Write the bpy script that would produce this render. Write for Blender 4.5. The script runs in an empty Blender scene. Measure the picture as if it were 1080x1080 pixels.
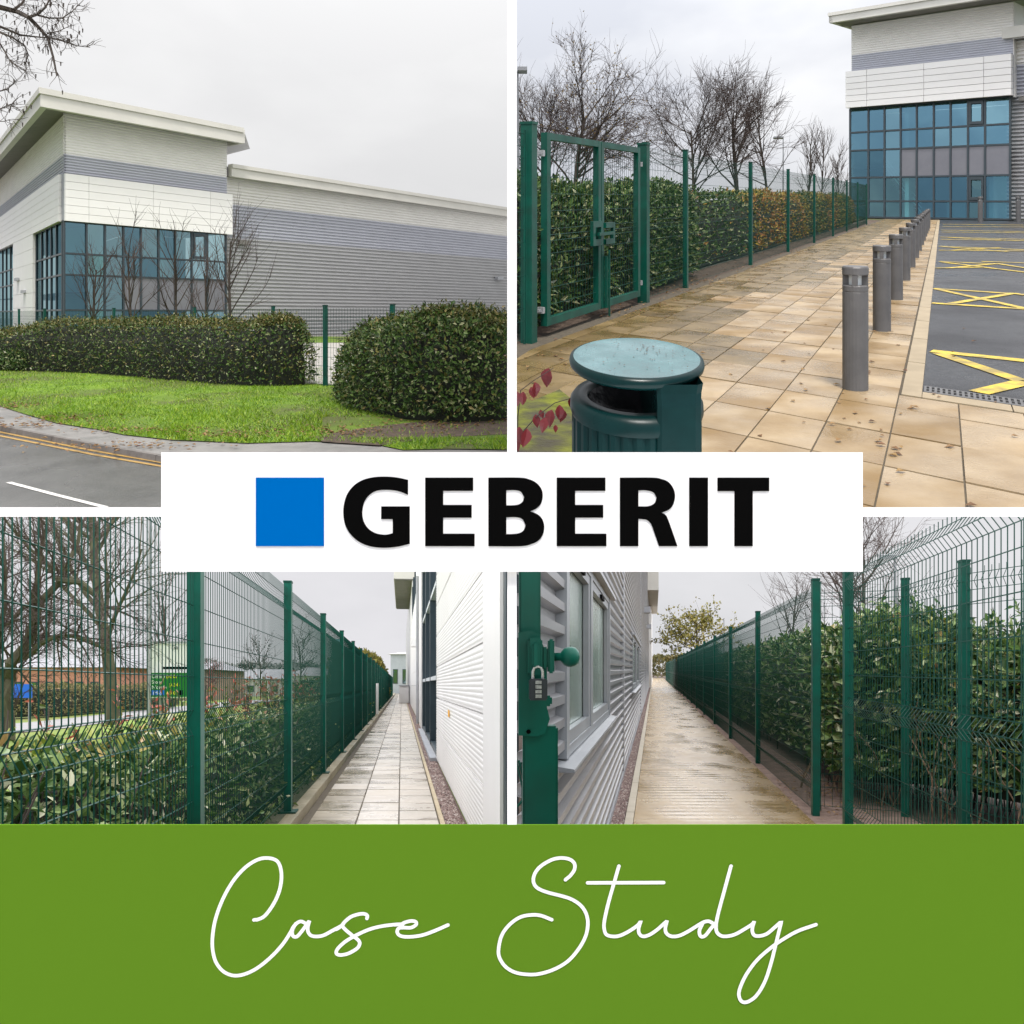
import bpy, math, random
from mathutils import Vector, Matrix

# ------------------------------------------------------------------ camera, sky, sun, exposure
sc = bpy.context.scene
F = 900.0            # focal length in units of a 1080-wide picture
cam_d = bpy.data.cameras.new('camera')
cam_d.sensor_width = 36.0
cam_d.lens = F * 36.0 / 1080.0
cam_d.clip_start = 0.05
cam_d.clip_end = 3000
cam = bpy.data.objects.new('camera', cam_d)
cam.rotation_euler = (math.radians(90), 0, 0)
sc.collection.objects.link(cam)
sc.camera = cam

SUN_EL, SUN_AZ = 66.0, 8.0          # high, hazy, behind the viewer
world = bpy.data.worlds.new('World'); sc.world = world; world.use_nodes = True
wn = world.node_tree
sky_n = wn.nodes.new('ShaderNodeTexSky'); sky_n.sky_type = 'NISHITA'; sky_n.sun_disc = False
sky_n.sun_elevation = math.radians(SUN_EL); sky_n.sun_rotation = math.radians(180 - SUN_AZ)
sky_n.air_density = 1.0; sky_n.dust_density = 4.0; sky_n.ozone_density = 1.0
bg = wn.nodes['Background']; bg.inputs[1].default_value = 0.15
wn.links.new(sky_n.outputs[0], bg.inputs[0])
sun_d = bpy.data.lights.new('sun', 'SUN'); sun_d.energy = 3.3; sun_d.angle = math.radians(10)
sun_d.color = (1.0, 0.97, 0.93)
sun = bpy.data.objects.new('sun', sun_d); sc.collection.objects.link(sun)
_az = math.radians(SUN_AZ); _el = math.radians(SUN_EL)
_to = Vector((math.sin(_az) * math.cos(_el), -math.cos(_az) * math.cos(_el), math.sin(_el)))
sun.rotation_euler = _to.to_track_quat('Z', 'Y').to_euler()
vs = sc.view_settings
vs.view_transform = 'Standard'; vs.look = 'None'; vs.exposure = 0.0; vs.gamma = 1.0
vs.use_curve_mapping = False
SKY_L = 0.72          # overcast luminance at the horizon
sc.cycles.use_denoising = True
sc.cycles.max_bounces = 6
sc.cycles.transparent_max_bounces = 8
sc.cycles.caustics_reflective = False
sc.cycles.caustics_refractive = False

# ------------------------------------------------------------------ the four sites
C = sc.collection
class Site:
    """A sloping site: the ground climbs (or falls) s per metre away from the viewer;
    walls and posts stand plumb on it, courses and fence rails follow the slope."""
    def __init__(self, vh, h):
        self.vh, self.h, self.s = vh, h, (540 - vh) / F
    def g(self, u, v):
        y = F * self.h / (v - self.vh); return ((u - 540) / F * y, y)
    def x(self, u, y): return (u - 540) / F * y
    def z(self, v, y): return self.h - (v - self.vh) * y / F
    def W(self, x, y, z=0.0): return Vector((x, y, self.s * y - self.h + z))
class Flat:
    s = 0; h = 0
    def W(self, x, y, z=0.0): return Vector((x, y, z))
FL = Flat()
TL = Site(332, 1.6); TR = Site(209, 1.6); BL = Site(723, 1.4); BR = Site(706, 1.5)

# ------------------------------------------------------------------ builders
class MB:
    def __init__(self): self.v = []; self.f = []; self.m = []
    def quad(self, a, b, c, d, m=0):
        n = len(self.v); self.v += [tuple(a), tuple(b), tuple(c), tuple(d)]; self.f.append((n, n+1, n+2, n+3)); self.m.append(m)
    def tri(self, a, b, c, m=0):
        n = len(self.v); self.v += [tuple(a), tuple(b), tuple(c)]; self.f.append((n, n+1, n+2)); self.m.append(m)
    def hexa(self, p, m=0):
        """p: 8 points, bottom ring 0-3 then top ring 4-7"""
        n = len(self.v); self.v += [tuple(q) for q in p]
        for q in ((3,2,1,0),(4,5,6,7),(0,1,5,4),(1,2,6,5),(2,3,7,6),(3,0,4,7)):
            self.f.append(tuple(n+i for i in q)); self.m.append(m)
    def box(self, x0, x1, y0, y1, z0, z1, m=0):
        self.hexa([(x0,y0,z0),(x1,y0,z0),(x1,y1,z0),(x0,y1,z0),(x0,y0,z1),(x1,y0,z1),(x1,y1,z1),(x0,y1,z1)], m)
    def slabwall(self, P, Q, n, t0, t1, z0, z1, m=0):
        """upright block along plan points P-Q, between offsets t0,t1 along normal n"""
        a = [(P[0]+n[0]*t0, P[1]+n[1]*t0), (Q[0]+n[0]*t0, Q[1]+n[1]*t0), (Q[0]+n[0]*t1, Q[1]+n[1]*t1), (P[0]+n[0]*t1, P[1]+n[1]*t1)]
        self.hexa([(x,y,z0) for x,y in a] + [(x,y,z1) for x,y in a], m)
    def tube(self, pts, r0, r1=None, n=4, m=0, cap=False):
        r1 = r0 if r1 is None else r1
        k = len(pts); base = len(self.v); prev = None
        P = [Vector(p) for p in pts]
        for i in range(k):
            d = (P[min(i+1,k-1)] - P[max(i-1,0)])
            if d.length < 1e-9: d = Vector((0,0,1))
            d.normalize()
            ref = prev if prev is not None else (Vector((1,0,0)) if abs(d.x) < 0.8 else Vector((0,1,0)))
            a = ref - d * ref.dot(d)
            if a.length < 1e-6: a = Vector((0,1,0)) - d * d.y
            a.normalize(); b = d.cross(a); prev = a
            r = r0 + (r1 - r0) * i / max(1, k-1)
            for j in range(n):
                t = 2*math.pi*j/n
                self.v.append(tuple(P[i] + (a*math.cos(t) + b*math.sin(t))*r))
        for i in range(k-1):
            for j in range(n):
                j2 = (j+1) % n
                self.f.append((base+i*n+j, base+i*n+j2, base+(i+1)*n+j2, base+(i+1)*n+j)); self.m.append(m)
        if cap:
            self.f.append(tuple(base+j for j in reversed(range(n)))); self.m.append(m)
            self.f.append(tuple(base+(k-1)*n+j for j in range(n))); self.m.append(m)
    def lathe(self, prof, cx=0, cy=0, n=20, m=0, sx=1, sy=1):
        base = len(self.v)
        for r, z in prof:
            for j in range(n):
                t = 2*math.pi*j/n; self.v.append((cx+r*math.cos(t)*sx, cy+r*math.sin(t)*sy, z))
        for i in range(len(prof)-1):
            for j in range(n):
                j2 = (j+1) % n
                self.f.append((base+i*n+j, base+i*n+j2, base+(i+1)*n+j2, base+(i+1)*n+j)); self.m.append(m)
    def corr(self, P, Q, n, z0, z1, pitch, depth, m=0, clip=None):
        """ribbed cladding sheet: ribs run along P-Q; clip(z) gives the start fraction on P-Q"""
        z = z0
        while z < z1 - 1e-4:
            for fa, fb, oa, ob in ((0,.4,0,0),(.4,.52,0,1),(.52,.88,1,1),(.88,1,1,0)):
                za = z + fa*pitch; zb = min(z1, z + fb*pitch)
                if za >= z1: break
                t = clip(zb) if clip else 0.0
                if t >= 1: continue
                A = (P[0]+(Q[0]-P[0])*t, P[1]+(Q[1]-P[1])*t)
                self.quad((A[0]+n[0]*depth*oa, A[1]+n[1]*depth*oa, za), (Q[0]+n[0]*depth*oa, Q[1]+n[1]*depth*oa, za),
                          (Q[0]+n[0]*depth*ob, Q[1]+n[1]*depth*ob, zb), (A[0]+n[0]*depth*ob, A[1]+n[1]*depth*ob, zb), m)
            z += pitch
    def mesh(self, name, mats, fn, smooth=False):
        me = bpy.data.meshes.new(name)
        me.from_pydata([fn(v) for v in self.v], [], self.f)
        for mt in mats: me.materials.append(mt)
        if len(mats) > 1: me.polygons.foreach_set('material_index', self.m)
        if smooth: me.polygons.foreach_set('use_smooth', [True]*len(me.polygons))
        me.update(); return me

def link(name, me, parent=None):
    o = bpy.data.objects.new(name, me); C.objects.link(o)
    if parent is not None: o.parent = parent
    return o
def tag(o, label, cat, group=None):
    o['label'] = label; o['category'] = cat
    if group: o['group'] = group
    return o
def thing(name, label, cat, loc, group=None):
    o = bpy.data.objects.new(name, None); C.objects.link(o); o.location = loc; o.empty_display_size = 0.2
    return tag(o, label, cat, group)
def root_loc(p):
    v = Vector((0,0,0))
    while p is not None: v = v + p.location; p = p.parent
    return v
def part(name, mb, mats, site, parent, smooth=False, label=None):
    """mesh in site coordinates, stored relative to its thing"""
    if not isinstance(mats, (list, tuple)): mats = [mats]
    b = root_loc(parent)
    o = link(name, mb.mesh(name, mats, lambda v: site.W(*v) - b, smooth), parent)
    if label: o['label'] = label
    return o
def lpart(name, mb, mats, parent, smooth=False):
    if not isinstance(mats, (list, tuple)): mats = [mats]
    return link(name, mb.mesh(name, mats, lambda v: v, smooth), parent)
def solo(name, mb, mats, site, label=None, cat=None, group=None, kind=None, smooth=False, org=None):
    if not isinstance(mats, (list, tuple)): mats = [mats]
    b = site.W(*org) if org else Vector((0,0,0))
    o = link(name, mb.mesh(name, mats, lambda v: site.W(*v) - b, smooth)); o.location = b
    if kind: o['kind'] = kind
    if label: o['label'] = label
    if cat: o['category'] = cat
    if group: o['group'] = group
    return o
def copy_tree(o, parent=None):
    c = o.copy(); C.objects.link(c); c.parent = parent
    for ch in list(o.children): copy_tree(ch, c)
    return c

# ------------------------------------------------------------------ materials
def lin(r, g, b):
    f = lambda c: (c/255/12.92) if c/255 <= .04045 else ((c/255+.055)/1.055)**2.4
    return (f(r), f(g), f(b), 1)
def rgba(c): return tuple(c) if len(c) == 4 else (c[0], c[1], c[2], 1)
_mc = {}
def M(name, c1, c2=None, c3=None, scale=6.0, rough=.6, metal=0.0, bump=0.0, bscale=None, rvar=0.0, rscale=1.2, spec=.5,
      detail=5.0, stretch=(1,1,1), rnd=0.0, island=None, trans=0.0, coat=0.0, big=None, bigscale=.3):
    if name in _mc: return _mc[name]
    m = bpy.data.materials.new(name); m.use_nodes = True; _mc[name] = m
    nt = m.node_tree; N = nt.nodes; L = nt.links; p = N['Principled BSDF']
    p.inputs['Roughness'].default_value = rough; p.inputs['Metallic'].default_value = metal
    p.inputs['Specular IOR Level'].default_value = spec
    if coat: p.inputs['Coat Weight'].default_value = coat; p.inputs['Coat Roughness'].default_value = .15
    tc = N.new('ShaderNodeTexCoord'); mp = N.new('ShaderNodeMapping'); L.new(tc.outputs['Object'], mp.inputs['Vector'])
    mp.inputs['Scale'].default_value = stretch
    if rnd:
        oi = N.new('ShaderNodeObjectInfo'); ad = N.new('ShaderNodeVectorMath'); ad.operation = 'ADD'
        sm = N.new('ShaderNodeMath'); sm.operation = 'MULTIPLY'; sm.inputs[1].default_value = 37.0
        L.new(oi.outputs['Random'], sm.inputs[0]); L.new(tc.outputs['Object'], ad.inputs[0]); L.new(sm.outputs[0], ad.inputs[1])
        L.new(ad.outputs[0], mp.inputs['Vector'])
    if island:
        ge = N.new('ShaderNodeNewGeometry'); rp = N.new('ShaderNodeValToRGB'); rp.color_ramp.interpolation = 'LINEAR'
        els = rp.color_ramp.elements
        for i, (pos, c) in enumerate(island):
            if i < 2: e = els[i]; e.position = pos
            else: e = els.new(pos)
            e.color = rgba(c)
        L.new(ge.outputs['Random Per Island'], rp.inputs['Fac']); col = rp.outputs['Color']
    elif c2 is not None:
        no = N.new('ShaderNodeTexNoise'); no.inputs['Scale'].default_value = scale; no.inputs['Detail'].default_value = detail
        no.inputs['Roughness'].default_value = .62
        L.new(mp.outputs[0], no.inputs['Vector'])
        rp = N.new('ShaderNodeValToRGB'); els = rp.color_ramp.elements
        els[0].position = .32; els[0].color = rgba(c1); els[1].position = .68; els[1].color = rgba(c2)
        if c3 is not None: e = els.new(.5); e.color = rgba(c3)
        L.new(no.outputs['Fac'], rp.inputs['Fac']); col = rp.outputs['Color']
        if big is not None:
            nb = N.new('ShaderNodeTexNoise'); nb.inputs['Scale'].default_value = bigscale; nb.inputs['Detail'].default_value = 3
            L.new(mp.outputs[0], nb.inputs['Vector'])
            rb = N.new('ShaderNodeValToRGB'); rb.color_ramp.elements[0].position = .42; rb.color_ramp.elements[1].position = .62
            rb.color_ramp.elements[0].color = (0,0,0,1); rb.color_ramp.elements[1].color = (1,1,1,1)
            L.new(nb.outputs['Fac'], rb.inputs['Fac'])
            mx = N.new('ShaderNodeMix'); mx.data_type = 'RGBA'
            L.new(rb.outputs['Color'], mx.inputs['Factor']); L.new(col, mx.inputs['A']); mx.inputs['B'].default_value = rgba(big); col = mx.outputs['Result']
    else:
        rg = N.new('ShaderNodeRGB'); rg.outputs[0].default_value = rgba(c1); col = rg.outputs[0]
    if rnd:
        hs = N.new('ShaderNodeHueSaturation'); mr = N.new('ShaderNodeMapRange')
        mr.inputs['To Min'].default_value = 1 - rnd; mr.inputs['To Max'].default_value = 1 + rnd
        L.new(oi.outputs['Random'], mr.inputs['Value']); L.new(mr.outputs[0], hs.inputs['Value']); L.new(col, hs.inputs['Color']); col = hs.outputs['Color']
    L.new(col, p.inputs['Base Color'])
    if rvar:
        n2 = N.new('ShaderNodeTexNoise'); n2.inputs['Scale'].default_value = rscale; n2.inputs['Detail'].default_value = 4
        L.new(mp.outputs[0], n2.inputs['Vector'])
        mr2 = N.new('ShaderNodeMapRange'); mr2.inputs['From Min'].default_value = .35; mr2.inputs['From Max'].default_value = .65
        mr2.inputs['To Min'].default_value = max(.03, rough - rvar); mr2.inputs['To Max'].default_value = min(1, rough + rvar)
        L.new(n2.outputs['Fac'], mr2.inputs['Value']); L.new(mr2.outputs[0], p.inputs['Roughness'])
    if bump:
        n3 = N.new('ShaderNodeTexNoise'); n3.inputs['Scale'].default_value = bscale or scale*4; n3.inputs['Detail'].default_value = 4
        L.new(mp.outputs[0], n3.inputs['Vector'])
        bp = N.new('ShaderNodeBump'); bp.inputs['Strength'].default_value = bump; bp.inputs['Distance'].default_value = .02
        L.new(n3.outputs['Fac'], bp.inputs['Height']); L.new(bp.outputs[0], p.inputs['Normal'])
    if trans:
        tr = N.new('ShaderNodeBsdfTranslucent'); ms = N.new('ShaderNodeMixShader'); ms.inputs[0].default_value = trans
        L.new(col, tr.inputs['Color']); L.new(p.outputs[0], ms.inputs[1]); L.new(tr.outputs[0], ms.inputs[2])
        L.new(ms.outputs[0], N['Material Output'].inputs['Surface'])
    return m

def glass_mat(name, tint, refl=.5, rough=.03, see=(.5,.7,.72)):
    m = bpy.data.materials.new(name); m.use_nodes = True; nt = m.node_tree; N = nt.nodes; L = nt.links
    N.remove(N['Principled BSDF'])
    g = N.new('ShaderNodeBsdfGlossy'); g.inputs['Color'].default_value = rgba(tint); g.inputs['Roughness'].default_value = rough
    t = N.new('ShaderNodeBsdfTransparent'); t.inputs['Color'].default_value = rgba(see)
    ms = N.new('ShaderNodeMixShader'); ms.inputs[0].default_value = refl
    tc = N.new('ShaderNodeTexCoord'); no = N.new('ShaderNodeTexNoise'); no.inputs['Scale'].default_value = .55; no.inputs['Detail'].default_value = 1; L.new(tc.outputs['Object'], no.inputs['Vector'])
    bp = N.new('ShaderNodeBump'); bp.inputs['Strength'].default_value = .5; bp.inputs['Distance'].default_value = .06; L.new(no.outputs['Fac'], bp.inputs['Height']); L.new(bp.outputs[0], g.inputs['Normal'])
    L.new(t.outputs[0], ms.inputs[1]); L.new(g.outputs[0], ms.inputs[2]); L.new(ms.outputs[0], N['Material Output'].inputs['Surface'])
    return m

def sky_mat(name, col, col2, centre, strength, low=False):
    """glowing overcast sky shell: brighter overhead to light its site, soft cloud"""
    m = bpy.data.materials.new(name); m.use_nodes = True; nt = m.node_tree; N = nt.nodes; L = nt.links
    N.remove(N['Principled BSDF'])
    ge = N.new('ShaderNodeNewGeometry'); sb = N.new('ShaderNodeVectorMath'); sb.operation = 'SUBTRACT'; sb.inputs[1].default_value = centre
    L.new(ge.outputs['Position'], sb.inputs[0])
    nm = N.new('ShaderNodeVectorMath'); nm.operation = 'NORMALIZE'; L.new(sb.outputs[0], nm.inputs[0])
    sp = N.new('ShaderNodeSeparateXYZ'); L.new(nm.outputs[0], sp.inputs[0])
    mx = N.new('ShaderNodeMath'); mx.operation = 'MAXIMUM'; mx.inputs[1].default_value = 0; L.new(sp.outputs['Z'], mx.inputs[0])
    if low:      # unseen glowing ceiling, made extra bright to light the lower sites
        sn = N.new('ShaderNodeSeparateXYZ'); L.new(ge.outputs['Normal'], sn.inputs[0])
        ab_ = N.new('ShaderNodeMath'); ab_.operation = 'ABSOLUTE'; L.new(sn.outputs['Z'], ab_.inputs[0]); mx = ab_
    pw = N.new('ShaderNodeMath'); pw.operation = 'POWER'; pw.inputs[1].default_value = 2.6; L.new(mx.outputs[0], pw.inputs[0])
    ma = N.new('ShaderNodeMath'); ma.operation = 'MULTIPLY_ADD'; ma.inputs[1].default_value = 3.1 if low else 2.3; ma.inputs[2].default_value = 1.0
    L.new(pw.outputs[0], ma.inputs[0])
    st = N.new('ShaderNodeMath'); st.operation = 'MULTIPLY'; st.inputs[1].default_value = strength; L.new(ma.outputs[0], st.inputs[0])
    mp = N.new('ShaderNodeMapping'); mp.inputs['Scale'].default_value = (1.6, 1.6, 4.0); L.new(nm.outputs[0], mp.inputs['Vector'])
    no = N.new('ShaderNodeTexNoise'); no.inputs['Scale'].default_value = 1.7; no.inputs['Detail'].default_value = 5; no.inputs['Roughness'].default_value = .5
    L.new(mp.outputs[0], no.inputs['Vector'])
    rp = N.new('ShaderNodeValToRGB'); rp.color_ramp.elements[0].position = .38; rp.color_ramp.elements[1].position = .62
    rp.color_ramp.elements[0].color = rgba(col); rp.color_ramp.elements[1].color = rgba(col2)
    L.new(no.outputs['Fac'], rp.inputs['Fac'])
    em = N.new('ShaderNodeEmission'); L.new(rp.outputs['Color'], em.inputs['Color']); L.new(st.outputs[0], em.inputs['Strength'])
    L.new(em.outputs[0], N['Material Output'].inputs['Surface'])
    return m

def clad(name, c, rough=.45, metal=0.0, var=.04):
    return M(name, [x*(1-var) for x in c[:3]], [min(1,x*(1+var)) for x in c[:3]], scale=.6, rough=rough, metal=metal, stretch=(1,1,3), bump=.03, bscale=2)

GREEN = M('fence_green', (.0015,.068,.046), (.003,.088,.060), scale=3, rough=.4, rvar=.1, spec=.22, big=(.006,.060,.042), bigscale=5)
GREEN_D = M('wire_green', (.004,.046,.033), rough=.5, spec=.2)
WHITE_C = clad('white_cladding', (.76,.745,.71))
WHITE_P = M('white_panel', (.80,.785,.755), (.83,.815,.79), scale=.5, rough=.4, rnd=.015)
STRIPE = clad('blue_grey_cladding', (.44,.45,.50))
GREY_C = clad('grey_cladding', (.38,.38,.385))
SILVER = M('silver_cladding', (.185,.188,.196), (.26,.263,.274), scale=.7, rough=.36, metal=.35, stretch=(1,.3,4))
TRIM = M('grey_trim', (.30,.31,.33), (.36,.37,.39), scale=2, rough=.45)
FASCIA = M('cream_fascia', (.54,.525,.475), (.60,.585,.53), scale=.5, rough=.5, stretch=(1,1,2))
SOFFIT = M('soffit_grey', (.16,.155,.14), (.20,.19,.175), scale=1, rough=.7)
FRAME = M('dark_frame', (.020,.035,.045), (.028,.045,.055), scale=3, rough=.4)
INTER = M('interior_wall', (.30,.50,.52), (.38,.58,.58), scale=.3, rough=.8)
INTER_D = M('interior_dark', (.05,.07,.08), (.09,.11,.12), scale=.6, rough=.8)
BARK = M('bark_brown', (.030,.023,.018), (.075,.060,.045), scale=9, rough=.9, bump=.4, stretch=(1,1,.3))
BARK_G = M('bark_mossy', (.05,.045,.028), (.10,.095,.055), scale=7, rough=.9, bump=.5, stretch=(1,1,.3))
TWIG = M('twig_brown', (.045,.033,.028), (.085,.058,.05), scale=5, rough=.9)
SOIL = M('soil', (.055,.038,.026), (.12,.085,.06), scale=7, rough=.95, bump=.6, bscale=30)
# ------------------------------------------------------------------ the overcast sky over each site
def sky_shell(x0, x1, z0, z1, mat, y0=1.56, y1=340.0, name='sky'):
    mb = MB(); n = 8
    def grid(a, b, c):                       # a origin, b and c edge vectors
        for i in range(n):
            for j in range(n):
                p = lambda s, t: tuple(a[k] + b[k]*s/n + c[k]*t/n for k in range(3))
                mb.quad(p(i,j), p(i+1,j), p(i+1,j+1), p(i,j+1))
    dx, dy, dz = x1-x0, y1-y0, z1-z0
    grid((x0,y1,z0), (dx,0,0), (0,0,dz))       # far side
    grid((x0,y0,z0), (0,dy,0), (0,0,dz))
    grid((x1,y0,z0), (0,dy,0), (0,0,dz))
    grid((x0,y0,z1), (dx,0,0), (0,dy,0))       # overhead
    o = solo(name, mb, mat, FL, kind='structure')
    return o
sky_shell(-270, -.004, .004, 270, sky_mat('sky_overcast_a', (.95,.95,.96), (1.07,1.07,1.075), (-20, 30, 6), SKY_L*.95))
sky_shell(.004, 270, .004, 270, sky_mat('sky_overcast_b', (.80,.83,.91), (1.12,1.13,1.16), (20, 40, 13), SKY_L*.96))
sky_shell(-270, -.004, -120, -.004, sky_mat('sky_overcast_c', (.95,.945,.985), (1.07,1.06,1.10), (-8, 40, -10), SKY_L*1.06, True))
sky_shell(.004, 270, -120, -.004, sky_mat('sky_overcast_d', (.94,.945,.975), (1.07,1.065,1.10), (8, 40, -9.5), SKY_L*1.06, True))

# ------------------------------------------------------------------ the display front: bars, logo sign, caption board
D0 = 1.5
def P2(u, v, y=D0): return ((u-540)/F*y, (540-v)/F*y)
PURE = M('white_enamel', (.90,.90,.90), rough=.5, spec=.2)
CARD = M('white_card', (.90,.90,.90), rough=.6, spec=.2)
CAPG = M('caption_green', (.098,.207,.0150), rough=.8, spec=.0)
INK = M('black_ink', (.0008,.0008,.0008), rough=.8, spec=.05)
BLUE = M('logo_blue', (.0,.118,.42), rough=.8, spec=.0)
SCRIPT = M('script_white', (.84,.83,.82), rough=.6, spec=.2)
def plate(mb, u0, u1, v0, v1, y0, y1):
    x0, z1 = P2(u0, v0, y0); x1, z0 = P2(u1, v1, y0); mb.box(x0, x1, y0, y1, z0, z1)
df = thing('display_frame', 'white cross shaped bars dividing the four outdoor views', 'frame', (0, D0, 0))
mb = MB(); plate(mb, 535, 545, -160, 870, D0, D0+.012); part('upright_bar', mb, PURE, FL, df)
for a, b in ((-160, 535), (545, 1240)):
    mb = MB(); plate(mb, a, b, 535, 545, D0, D0+.012); part('cross_bar', mb, PURE, FL, df)
BOUNCE = M('bounce_concrete', (.42,.41,.39), (.52,.51,.48), scale=1.5, rough=.8, bump=.2)
mb = MB(); sheet0 = [(-60,-80,-1.13),(60,-80,-1.13),(60,1.55,-1.13),(-60,1.55,-1.13)]; mb.quad(*sheet0); solo('bounce_ground', mb, BOUNCE, FL, kind='structure')  # unseen pale ground added before the display to bounce light into the lower views
def smooth_poly(pts, closed=True, sub=4, ang=48):
    n = len(pts); out = []
    V = [Vector(p) for p in pts]
    def corner(i):
        if not closed and i in (0, n-1): return True
        a = V[i]-V[i-1]; b = V[(i+1) % n]-V[i]
        return a.length < 1e-6 or b.length < 1e-6 or math.degrees(a.angle(b)) > ang
    rng = range(n) if closed else range(n-1)
    for i in rng:
        p1, p2 = V[i], V[(i+1) % n]
        c1, c2 = corner(i), corner((i+1) % n)
        out.append(p1)
        if c1 and c2: continue
        p0 = (p1*2-p2) if c1 else V[i-1]
        p3 = (p2*2-p1) if c2 else V[(i+2) % n]
        for k in range(1, sub):
            t = k/sub
            out.append(.5*((2*p1)+(p2-p0)*t+(2*p0-5*p1+4*p2-p3)*t*t+(3*p1-p0-3*p2+p3)*t**3))
    if not closed: out.append(V[-1])
    return out
def glyph(name, loops, parent, mat, y, thick, conv):
    cu = bpy.data.curves.new(name, 'CURVE'); cu.dimensions = '2D'; cu.fill_mode = 'BOTH'; cu.extrude = thick/2
    for lp in loops:
        pts = smooth_poly(lp); s = cu.splines.new('POLY'); s.points.add(len(pts)-1); s.use_cyclic_u = True
        for q, p in zip(s.points, pts):
            X, Z = conv(p.x, p.y); q.co = (X, Z, 0, 1)
    t = bpy.data.objects.new('t', cu); C.objects.link(t)
    dg = bpy.context.evaluated_depsgraph_get(); me = bpy.data.meshes.new_from_object(t.evaluated_get(dg))
    bpy.data.objects.remove(t); bpy.data.curves.remove(cu)
    b = root_loc(parent)
    for v in me.vertices: v.co = Vector((v.co.x, y + v.co.z, v.co.y)) - b
    me.materials.clear(); me.materials.append(mat); me.name = name
    return link(name, me, parent)
SY = D0 - .012
sign = thing('logo_sign', 'white oblong sign with blue square and black capital letters at the centre', 'sign', (0, SY, 0))
mb = MB(); plate(mb, 170, 910, 477, 603, SY, SY+.010); part('board', mb, CARD, FL, sign)
GY = SY - .0012
cv = lambda x, y: P2(260 + x/3.857, 490 + y/3.857, GY)
glyph('blue_square', [[(38,53),(315,53),(315,332),(38,332)]], sign, BLUE, GY, .0016, cv)
def sh(l): return [(x+1080, y) for x, y in l]
G_ = [(657,62),(615,53),(570,49),(520,51),(475,62),(437,85),(410,120),(397,160),(394,195),(399,235),(415,272),(445,305),(485,327),(530,337),(575,338),(620,333),(664,322),
      (664,170),(548,170),(548,222),(595,222),(595,279),(575,284),(555,285),(525,279),(497,262),(478,235),(471,205),(472,180),(480,150),(498,125),(525,108),(560,103),(600,105),(630,112),(657,123)]
E1 = [(727,53),(922,53),(922,107),(800,107),(800,164),(916,164),(916,216),(800,216),(800,281),(928,281),(928,332),(727,332)]
B_ = [(984,53),(1110,53),(1150,60),(1180,75),(1200,100),(1205,128),(1198,158),(1180,178),(1155,190),(1185,203),(1203,222),(1211,250),(1207,280),(1190,307),(1160,323),(1115,332),(984,332)]
B1 = [(1057,105),(1090,104),(1115,110),(1129,132),(1122,152),(1100,164),(1057,166)]
B2 = [(1057,215),(1095,214),(1122,222),(1135,247),(1125,270),(1100,281),(1057,283)]
E2 = sh([(182,53),(380,53),(380,107),(257,107),(257,164),(371,164),(371,216),(257,216),(257,281),(384,281),(384,332),(182,332)])
R_ = sh([(439,53),(570,53),(605,58),(635,70),(655,95),(663,125),(657,158),(640,182),(608,196),(622,203),(635,224),(673,332),(598,332),(570,252),(560,235),(545,224),(514,221),(514,332),(439,332)])
R1 = sh([(514,105),(545,105),(575,113),(588,135),(580,157),(555,169),(514,170)])
I_ = sh([(721,53),(797,53),(797,332),(721,332)])
T_ = sh([(836,53),(1046,53),(1046,108),(979,108),(979,332),(905,332),(905,108),(836,108)])
for lp in ([G_], [E1], [B_, B1, B2], [E2], [R_, R1], [I_], [T_]): glyph('letter', lp, sign, INK, GY, .0016, cv)

cap = thing('caption_board', 'green board along the bottom with Case Study in thin white script', 'board', (0, D0, P2(0, 1080)[1]))
mb = MB(); plate(mb, -200, 1280, 870, 1200, D0-.001, D0+.002); part('board', mb, CAPG, FL, cap)
CY_ = D0 - .0013
def stroke(pts, ox, oy, k, parent=cap, w=3.7, name='letter_stroke'):
    pts = smooth_poly([(ox + x/k, oy + y/k) for x, y in pts], closed=False, sub=6, ang=100)
    mb = MB(); n = len(pts); r = w/2
    L_, R2 = [], []
    for i, p in enumerate(pts):
        d = (pts[min(i+1,n-1)] - pts[max(i-1,0)]); d.normalize(); q = Vector((-d.y, d.x))*r
        L_.append(p+q); R2.append(p-q)
    def w3(p, y): X, Z = P2(p.x, p.y, CY_); return (X, y, Z)
    ST = 3e-6
    for i in range(n-1):
        ya, yb = CY_-i*ST, CY_-(i+1)*ST
        mb.quad(w3(L_[i],ya), w3(R2[i],ya), w3(R2[i+1],yb), w3(L_[i+1],yb))
    for p in (pts[0], pts[-1]):
        m = 12
        ring = [p + Vector((math.cos(2*math.pi*j/m), math.sin(2*math.pi*j/m)))*r for j in range(m)]
        b = len(mb.v); mb.v += [w3(q, CY_-n*ST-1e-5) for q in ring]; mb.f.append(tuple(range(b, b+m))); mb.m.append(0)
    part(name, mb, SCRIPT, FL, parent)
    globals()['CY_'] = CY_ - .0001      # each later stroke laid over the earlier one
stroke([(417,577),(450,573),(500,545),(560,465),(605,370),(625,270),(618,180),(585,125),(515,107),(440,122),(350,180),(260,280),(180,420),(125,570),(103,700),(103,800),(125,890),(170,955),(225,990),(290,1000),(370,980),(460,930),(560,845),(640,755),(695,670),(715,632),(745,600),(775,588),(808,602)], 210, 890, 7.2)
stroke([(735,605),(710,650),(708,690),(725,706),(750,698),(790,650),(825,600),(838,585),(826,630),(828,668),(850,695),(890,703),(945,694),(1010,660),(1080,622),(1095,610)], 210, 890, 7.2)
stroke([(270,300),(300,280),(320,255),(360,222),(410,205),(445,203),(464,214),(462,232)], 310, 930, 6)
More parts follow.
